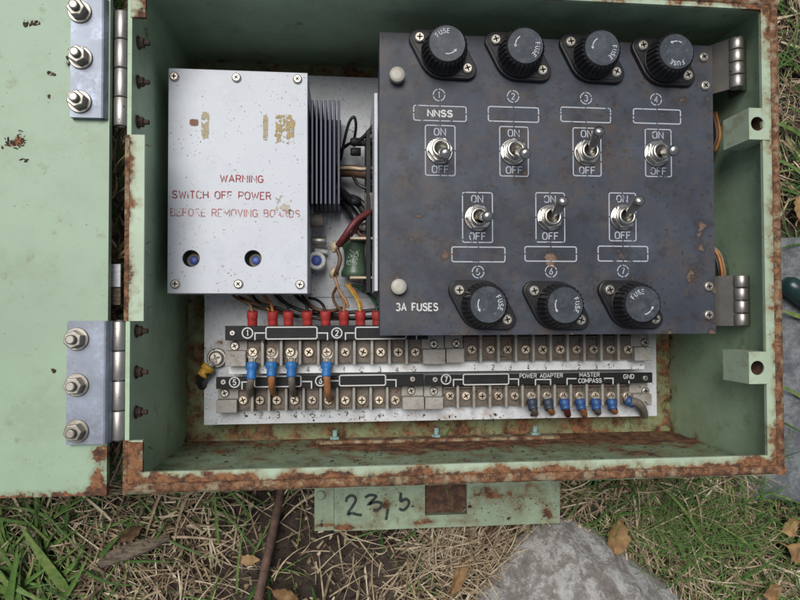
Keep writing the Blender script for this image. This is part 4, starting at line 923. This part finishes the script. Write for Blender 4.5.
# dull blue lugs, lower right row
DG = 'dull blue crimped wires on the lower right row'
nmz = ['navy lug on the first POWER ADAPTER terminal', 'navy lug on the second POWER ADAPTER terminal, orange wire end', 'dull blue lug on the first MASTER COMPASS terminal', 'dull blue lug on the second MASTER COMPASS terminal, reddish wire end', 'dull blue lug on the third MASTER COMPASS terminal, grey wire end', 'dull blue lug on the last MASTER COMPASS terminal, orange wire end', 'dull blue lug on the GND terminal with thick grey wire']
ends = [('wire_grey', 4, 14), ('wire_copper', 5, 13), ('wire_maroon', 4.5, 15), ('wire_copper', 5, 15), ('wire_grey', 3, 13), ('wire_copper', 4, 12), ('wire_grey', 14, 12)]
for k in range(7):
    x = LXR[5+k]; y = 396; em, ex, ey = ends[k]
    zt = -.0865
    pts = [(x+ex*.6, y+11, zt), (x+ex*.85, y+14, zt-.003), (x+ex, y+ey+2, -.093), (x+ex+.5, y+ey+3.5, -.097)]
    if k == 6: pts = [(x+4, y+5, zt), (x+9, y+6, zt), (x+14, y+9, zt-.001), (x+17, y+15, -.094), (x+18, y+19, -.099)]
    lugged(nmz[k], pts, .0024 if k != 6 else .0030, em, (x+ex*.6, y+14, zt) if k != 6 else (x+8, y+8.5, zt), (x+.6, y+4, zt-.0035), 'lug_dullblue' if k > 1 else 'lug_navy', .0032, .0036, (x-.2, 395.5, -.0930), DG)
# yellow earth lug at the left
t = lugged('yellow crimped earth lug with black wire at the left edge of the plate', [(207, 371, -.090), (203, 376, -.092), (201.5, 381, -.097), (203, 386, -.102)], .0035, 'wire_black', (201.5, 376, -.090), (209.5, 366, -.091), 'lug_yellow', .0036, .0045, (217, 358.5, -.0945), name='earth_lug')
c = P(217, 358, -.0975); m = MB(); m.lathe([(.0068, 0), (.0068, .0012), (.006, .0016)], c, 28); part('washer', m, M['steel'], t)
o = part('screw', SCREW, None, t, c+Vector((0, 0, .0016))); o.scale = (.0052,)*3; o.rotation_euler.z = .3

# ================================================================== THINGS ON THE GROUND
def noisy_rock(name, outline, z0, H, label, cat, mat, seed, px=True, flat=2.4, amp=.010):
    pts = [P(x, y, z0) for x, y in outline] if px else [Vector((x, y, z0)) for x, y in outline]
    pts = catmull(pts+[pts[0]], 8)[:-1]; n = len(pts); c = sum(pts, Vector())/n; m = MB(); vs = []; fs = []; K = 26
    for j in range(K):
        s_ = 1-j/K
        for p in pts:
            q = c+(p-c)*s_; h = H*(1-s_**flat); v = Vector((q.x, q.y, z0-.012+h+.012*(1-s_**8)))
            d_ = amp*noise.noise(Vector((v.x*16, v.y*16, seed))) + amp*.45*noise.noise(Vector((v.x*48, v.y*48, seed+3))) + amp*.2*noise.noise(Vector((v.x*140, v.y*140, seed+3)))
            vs.append(v+Vector((d_*.5, d_*.4, d_*(1 if j else .3))))
    vs.append(c+Vector((0, 0, H))); 
    for j in range(K-1):
        for i in range(n): k = (i+1) % n; fs.append([j*n+i, j*n+k, (j+1)*n+k, (j+1)*n+i])
    for i in range(n): fs.append([(K-1)*n+i, (K-1)*n+(i+1) % n, K*n])
    m.add(vs, fs, 0, True); return single(name, m, M[mat], label, cat)
noisy_rock('rock', [(476, 612), (492, 578), (518, 543), (550, 521), (585, 529), (618, 547), (655, 572), (690, 608), (705, 665), (650, 730), (550, 735), (485, 675)], GZ+.008, .052, 'pale lichen covered boulder at the bottom of the photo below the flange', 'rock', 'rock', 2, flat=2.2, amp=.012)
a = P(728, 508, -.1275)
m = MB(); bm = bmesh.new(); bmesh.ops.create_grid(bm, x_segments=40, y_segments=60, size=.5)
for v in bm.verts:
    x, y = v.co.x, v.co.y; e_ = max(abs(x), abs(y))*2
    w0_ = Vector((a.x+(x+.5)*.20, a.y+(y+.5)*.22, -.1275)); w0_ += Vector((.004*noise.noise(w0_*30), .004*noise.noise(w0_*30+Vector((5, 0, 0))), .0015*noise.noise(w0_*40)))
    if e_ > .93: w0_.z -= .001
    if e_ > .99: w0_.z = GZ-.012
    v.co = w0_
m.bm(bm, 0, True); single('stone_slab', m, M['slab'], 'flat blue grey stone slab under the lower right corner of the box', 'stone')
# stick
m = MB(); m.tube([P(283, 478, -.128), P(276, 515, -.126), P(268, 555, -.124), P(258, 600, -.120), P(250, 640, -.118)], [.0030, .0036], 10)
for k in range(len(m.v)): m.v[k] += Vector((.0006*noise.noise(m.v[k]*90), 0, .0006*noise.noise(m.v[k]*90+Vector((3, 3, 3)))))
single('twig', m, M['stick'], 'long brown twig lying upright left of the green flange', 'twig')
# tube end at the right edge
m = MB(); q0 = P(783, 281, -.120); q1 = P(840, 322, -.116); L = (q1-q0).length
m.lathe([(.0012, 0), (.005, .0012), (.0075, .0045), (.0085, .010), (.0088, L)], q0, 28, q1-q0); single('green_tube', m, M['rubber'], 'dark green rounded tube end in the grass at the right edge', 'tube')
# weathered wood strip
m = MB(); q = [P(88, 569, -.128), P(112, 558, -.126), P(140, 548, -.125), P(170, 537, -.127)]; qs = catmull(q, 6)
for i in range(len(qs)-1):
    pass
wdt = [.0008+.0045*math.sin(PI*min(1, (i+.7)/(len(qs))))**.6 for i in range(len(qs))]; vs = []
for i, p in enumerate(qs):
    tn = (qs[min(i+1, len(qs)-1)]-qs[max(0, i-1)]).normalized(); sd = Vector((-tn.y, tn.x, 0))
    for k, s_ in enumerate((-1, -.5, 0, .5, 1)): vs.append(p+sd*s_*wdt[i]+Vector((0, 0, .0010*(1-s_*s_)+.0010*noise.noise(p*120+Vector((k*3, 0, 0))))))
for i, p in enumerate(qs):
    for s_ in (-1, 1): vs.append(vs[i*5+(0 if s_ < 0 else 4)]-Vector((0, 0, .003)))
n5 = len(qs)*5; fs = [[i*5+k, (i+1)*5+k, (i+1)*5+k+1, i*5+k+1] for i in range(len(qs)-1) for k in range(4)]
fs += [[n5+2*i, n5+2*i+2, (i+1)*5, i*5] for i in range(len(qs)-1)] + [[i*5+4, (i+1)*5+4, n5+2*i+3, n5+2*i+1] for i in range(len(qs)-1)]
m.add(vs, fs, 0, True); single('wood_strip', m, M['wood'], 'flat weathered strip of bark in the straw at lower left', 'bark')
# paper scraps in the door gap
for k, (x0, y0, x1, y1) in enumerate(((109, 264, 118, 287), (109, 288, 118, 305))):
    a = P(x0+1.5, y1, -.007); c = P(x1+2.5, y0, -.007); m = MB(); m.box((a.x, a.y, -.0085), (c.x, c.y, -.007), .0003); single('white_scrap', m, M['paper' if k == 0 else 'wood'], ['pale blue white scrap showing in the gap beside the door', 'tan scrap directly below the white scrap in the door gap'][k], 'scrap')

def leaf(px, py, L, W, ang, lab, tint, z=-.127, curl=.25):
    L *= .85; W *= .85; tint -= .12
    c = P(px, py, z); m = MB(); nu, nv = 14, 8; ca, sa = math.cos(R(ang)), math.sin(R(ang)); sd = random.random()*50
    def f(u, v):
        x = (u-.5)*L; wv = W*.5*math.sin(PI*min(.985, max(.02, u)))**.75*(1-.2*u)*(1+.12*math.sin(u*23+sd)); y = (v-.5)*2*wv
        zz = .0035+abs(v-.5)*2*W*curl*.5 + .10*L*math.sin(u*PI+.6) + .0035*noise.noise(Vector((x*90, y*90, sd)))
        return c+Vector((x*ca-y*sa, x*sa+y*ca, zz))
    m.sheet(nu, nv, f, smooth=True); b0 = len(m.v)
    m.sheet(nu, nv, lambda u, v: f(u, 1-v)-Vector((0, 0, .0004)), smooth=True)
    m.tube([f(0, .5), f(0, .5)+Vector((-ca*L*.15, -sa*L*.15, -.002)), f(0, .5)+Vector((-ca*L*.32, -sa*L*.28, -.001))], .0005, 6)
    o = single('dry_leaf', m, M['leaf'], lab, 'leaf', 'dry fallen leaves'); tintset(o.data, [tint+random.uniform(-.1, .1)]*len(m.v)); return o
def tintset(me, vals):
    a = me.attributes.new('tint', 'FLOAT', 'POINT'); a.data.foreach_set('value', vals)
leaf(614, 534, .030, .024, 75, 'tan curled leaf lying against the right side of the boulder', .6)
leaf(786, 524, .022, .018, 20, 'yellowish leaf just below the stone slab at the right', .75)
leaf(793, 550, .026, .022, -30, 'tan leaf at the right edge, below the yellowish leaf', .7)
leaf(796, 208, .024, .020, 80, 'orange tan leaf in the grass right of the box, above the green tube', .75)
leaf(458, 572, .036, .012, 62, 'narrow tan leaf standing left of the boulder', .65, curl=.5)
leaf(250, 557, .018, .010, -8, 'small tan leaf left of the twig', .75)
leaf(286, 592, .024, .012, -25, 'reddish tan leaf at the foot of the twig', .45)
leaf(490, 533, .018, .012, 50, 'dark reddish leaf under the flange beside the boulder', .05)
leaf(132, 532, .022, .012, 30, 'dark brown leaf in the straw above the bark strip', .2)
leaf(640, 592, .020, .012, 60, 'brown leaf beside the boulder bottom right edge', .3)
leaf(768, 588, .022, .016, 10, 'pale brown leaf at the bottom right corner', .6)

# ---- grass and straw: too many to count
def strands(name, items, mat):
    vs = []; fs = []; tint = []
    for (x, y, z, ang, L, W, lift, bend, tv, droop) in items:
        n = 6; b0 = len(vs); cx_, cy_ = x, y; a_ = ang; zz = z
        for i in range(n+1):
            u = i/n; wv = W*.5*(1-u**2.2*.92)*(1 if u > 0 else .7); sd = (-math.sin(a_)*wv, math.cos(a_)*wv)
            zc = z+L*lift*(u-droop*u*u)
            tw = .35*wv
            vs += [(cx_+sd[0], cy_+sd[1], zc+tw), (cx_, cy_, zc-wv*.3), (cx_-sd[0], cy_-sd[1], zc+tw*.4)]; tint += [tv]*3
            cx_ += math.cos(a_)*L/n; cy_ += math.sin(a_)*L/n; a_ += bend/n
        for i in range(n):
            q = b0+i*3; fs += [(q, q+1, q+4, q+3), (q+1, q+2, q+5, q+4)]
    me = bpy.data.meshes.new(name); me.from_pydata(vs, [], fs); me.materials.append(M[mat]); me.polygons.foreach_set('use_smooth', [True]*len(fs)); tintset(me, tint)
    o = link(name, me); o['kind'] = 'stuff'; return o
def inside_box(x, y, mrg=0): return pL-.004-mrg < x < pR+mrg and pB-mrg < y < pT+mrg
def pixdens(kind, px, py):
    # how thick the cover is, by region of the yard
    if px > 790: return {'straw': .75, 'green': .8}[kind]
    if py < 480: return {'straw': .6, 'green': .4}[kind]
    if kind == 'straw':
        if px < 215: return .95
        if px < 330: return .09
        if px < 400: return .13 if py < 545 else .30
        if px < 540: return 1.0
        return .9
    if px < 60: return .9
    if px < 210: return .34
    if px < 330: return .07
    if px < 560: return .06
    if px < 640: return .35
    return .42
Q0 = P(0, 0, GZ); 
def toPix(x, y, z=GZ):
    v = RM.transposed() @ Vector((x, y, z-CAMH)); return 400+F*v.x/(-v.z), 300-F*v.y/(-v.z)
st = []; gr = []
ROCK = [P(x, y, GZ+.012) for x, y in [(496, 605), (512, 580), (533, 548), (556, 528), (585, 534), (616, 552), (650, 577), (683, 610), (690, 740), (480, 740)]]
def inrock(x, y):
    c = False; j = len(ROCK)-1
    for i in range(len(ROCK)):
        a, b_ = ROCK[i], ROCK[j]
        if (a.y > y) != (b_.y > y) and x < (b_.x-a.x)*(y-a.y)/(b_.y-a.y)+a.x: c = not c
        j = i
    return c
def scatter(n, xr_, yr_):
    for k in range(n):
        x = random.uniform(*xr_); y = random.uniform(*yr_); px, py = toPix(x, y)
        if inside_box(x, y, -.01): continue
        if inrock(x, y): continue
        if px > 733 and 215 < py < 505 and random.random() < .82: continue
        z = gh(x, y)+random.uniform(.0, .010)
        if random.random() < pixdens('straw', px, py)*(.35+1.6*max(0, noise.noise(Vector((x*24, y*24, 4)))+.25)):
            st.append((x, y, z, random.uniform(0, 2*PI) if px < 600 else random.gauss(-.7, .9), random.uniform(.010, .052), (random.uniform(.0004, .0014) if random.random() < .85 else random.uniform(.0014, .0023)), random.uniform(-.05, .22), random.gauss(0, 1.6 if random.random() < .22 else .4), min(1, max(0, random.gauss(.52, .25))), .9))
        if random.random() < .6*pixdens('green', px, py)*(.25+2.0*max(0, noise.noise(Vector((x*20, y*20, 9)))+.2)):
            L = random.uniform(.018, .06); gr.append((x, y, z-.003, random.gauss(1.2, 1.1), L, (random.uniform(.0005, .0016) if random.random() < .8 else random.uniform(.0018, .0034)), random.uniform(.1, .6), random.gauss(0, .6), min(1, max(0, random.gauss(.5, .22))), .55))
for k in range(9000):                                   # crumbs and chips of dead stalks on the soil
    x = random.uniform(-.34, .44); y = random.uniform(-.30, .30); 
    if inside_box(x, y, -.01) or inrock(x, y): continue
    px, py = toPix(x, y)
    if px > 733 and 215 < py < 505: continue
    st.append((x, y, gh(x, y)+random.uniform(0, .003), random.uniform(0, 6.3), random.uniform(.002, .010), random.uniform(.0006, .0028), random.uniform(-.2, .3), random.gauss(0, .5), min(1, max(0, random.gauss(.32, .25))), .9))
scatter(10500, (-.34, .44), (-.30, pB+.03)); scatter(4200, (pR-.03, pR+.14), (-.16, .30)); scatter(700, (pL-.035, pL+.02), (-.16, .3)); scatter(1500, (.18, .40), (-.26, -.10))
scatter(3500, (-.75, -.30), (-.40, .45)); scatter(3500, (-.32, .75), (pT, .55)); scatter(1500, (pR+.14, .75), (-.40, .30))
# fine feathery tuft at the lower right
for k in range(750):
    x0, y0 = random.gauss(688, 42), random.gauss(526, 24); p = P(x0, y0, GZ)
    if inside_box(p.x, p.y, -.01): continue
    gr.append((p.x, p.y, GZ+random.uniform(0, .016), random.gauss(.9, 1.0), random.uniform(.010, .032), random.uniform(.0004, .0008), random.uniform(.1, .6), random.gauss(0, 1), random.uniform(.35, .8), .4))
for k in range(420):                                    # matted straw under the flange
    p = P(random.gauss(465, 38), random.gauss(552, 24), GZ)
    if not inrock(p.x, p.y): st.append((p.x, p.y, GZ+random.uniform(0, .014), random.gauss(.6, .9), random.uniform(.02, .05), random.uniform(.0004, .0011), random.uniform(0, .2), random.gauss(0, .6), random.uniform(.15, .9), .9))
for k in range(75):
    p = P(random.gauss(12, 40), random.gauss(585, 28), GZ)
    if not inside_box(p.x, p.y): gr.append((p.x, p.y, GZ+.002, random.gauss(1.7, .8), random.uniform(.025, .055), random.uniform(.002, .0042), random.uniform(.3, .6), random.gauss(0, .4), random.uniform(.5, .95), .6))
for k in range(230):                                    # dead stalks caught in the gap beside the door
    px, py = random.uniform(110, 121), random.choice((random.uniform(126, 325), random.uniform(126, 325), random.uniform(442, 488), random.uniform(-6, 12))); p = P(px, py, -.02)
    st.append((p.x, p.y, random.uniform(-.034, -.012), random.gauss(PI/2, .7), random.uniform(.006, .022), random.uniform(.0005, .0016), random.uniform(-.1, .1), random.gauss(0, .8), min(1, max(0, random.gauss(.5, .28))), .9))
    if k % 6 == 0: gr.append((p.x, p.y, -.02, random.gauss(1.3, .6), .014, .0016, .1, .3, random.uniform(.4, .9), .5))
# a few broad green blades
for (x, y, ang, L, W, bd, tv) in [(72, 588, 112, .060, .0075, .25, .85), (18, 590, 140, .06, .006, -.2, .6), (-5, 560, -35, .05, .006, .2, .75), (40, 606, 125, .055, .005, -.2, .7), (10, 618, 70, .06, .006, .3, .65), (60, 575, 35, .03, .004, .4, .7),
     (220, 540, 90, .05, .0022, .1, .8), (238, 590, 85, .06, .0018, -.1, .75), (700, 545, 120, .075, .0028, .4, .85), (760, 560, 135, .065, .0025, .35, .8), (752, 520, 95, .05, .0028, -.3, .35), (740, 530, 100, .06, .0026, .2, .75), (800, 400, 150, .05, .003, .3, .8), (798, 140, 160, .05, .004, .3, .75), (806, 320, 170, .035, .0045, -.2, .85)]:
    p = P(x, y, GZ); gr.append((p.x, p.y, GZ+.006, R(ang), L, W, .45, bd, tv, .6))
strands('dry_straw', st, 'straw'); strands('green_grass', gr, 'grass')

# ---- crumbs of rust, soil and leaf lying on the box floor, the flange and the door
def crumbs(name, pts, mat):
    vs = []; fs = []
    for p in pts:
        r_ = random.uniform(.0004, .0013)*random.choice((1, 1, 1.5)); el = random.choice((random.uniform(.15, .4), random.uniform(.4, 1))); an = random.uniform(0, 6.3); b0 = len(vs); n = 6
        for h in (0, 1):
            for i in range(n):
                a_ = 2*PI*i/n; k = r_*random.uniform(.6, 1.1)*(1 if h == 0 else .6); x = math.cos(a_)*k; y = math.sin(a_)*k*el
                q = Vector((x*math.cos(an)-y*math.sin(an), x*math.sin(an)+y*math.cos(an), h*r_*.28)); vs.append(p[0] + p[1] @ q)
        fs += [[b0+i, b0+(i+1) % n, b0+n+(i+1) % n, b0+n+i] for i in range(n)] + [[b0+n+i for i in range(n)]]
    me = bpy.data.meshes.new(name); me.from_pydata([tuple(v) for v in vs], [], fs); me.materials.append(M[mat]); o = link(name, me); o['kind'] = 'stuff'
up = Matrix.Identity(3); toY = Vector((0, 0, 1)).rotation_difference(Vector((0, 1, 0))).to_matrix()
cl = []
for k in range(420):                                    # on the floor of the box, thicker at the back
    z = BZ+.002+abs(random.gauss(0, .045)); 
    if z > -.004: continue
    cl.append((Vector((random.uniform(XI0+.004, XI1-.004), YI0+.0002, z)), toY))
for (x, y, sx, sy, n) in [(14, 144, 8, 4, 34), (20, 137, 4, 6, 12), (33, 23, 7, 2.5, 22), (51, 74, 2.5, 2, 7), (69, 62, 2, 5, 12), (53, 371, 1.5, 1.5, 3), (49, 96, 1, 1.5, 3), (27, 160, 3, 2, 5)]:
    for k in range(n): cl.append((P(random.gauss(x, sx*.6), random.gauss(y, sy*.6), dz+.0001), up))
for k in range(26):
    p = P(random.uniform(470, 556), 490+30*random.random()**.6, -.1143); cl.append((p, up))
for k in range(60): cl.append((P(random.uniform(240, 640), random.gauss(417, 2.5), MZ+.0003), up))
crumbs('dirt_crumbs', cl, 'crumb')
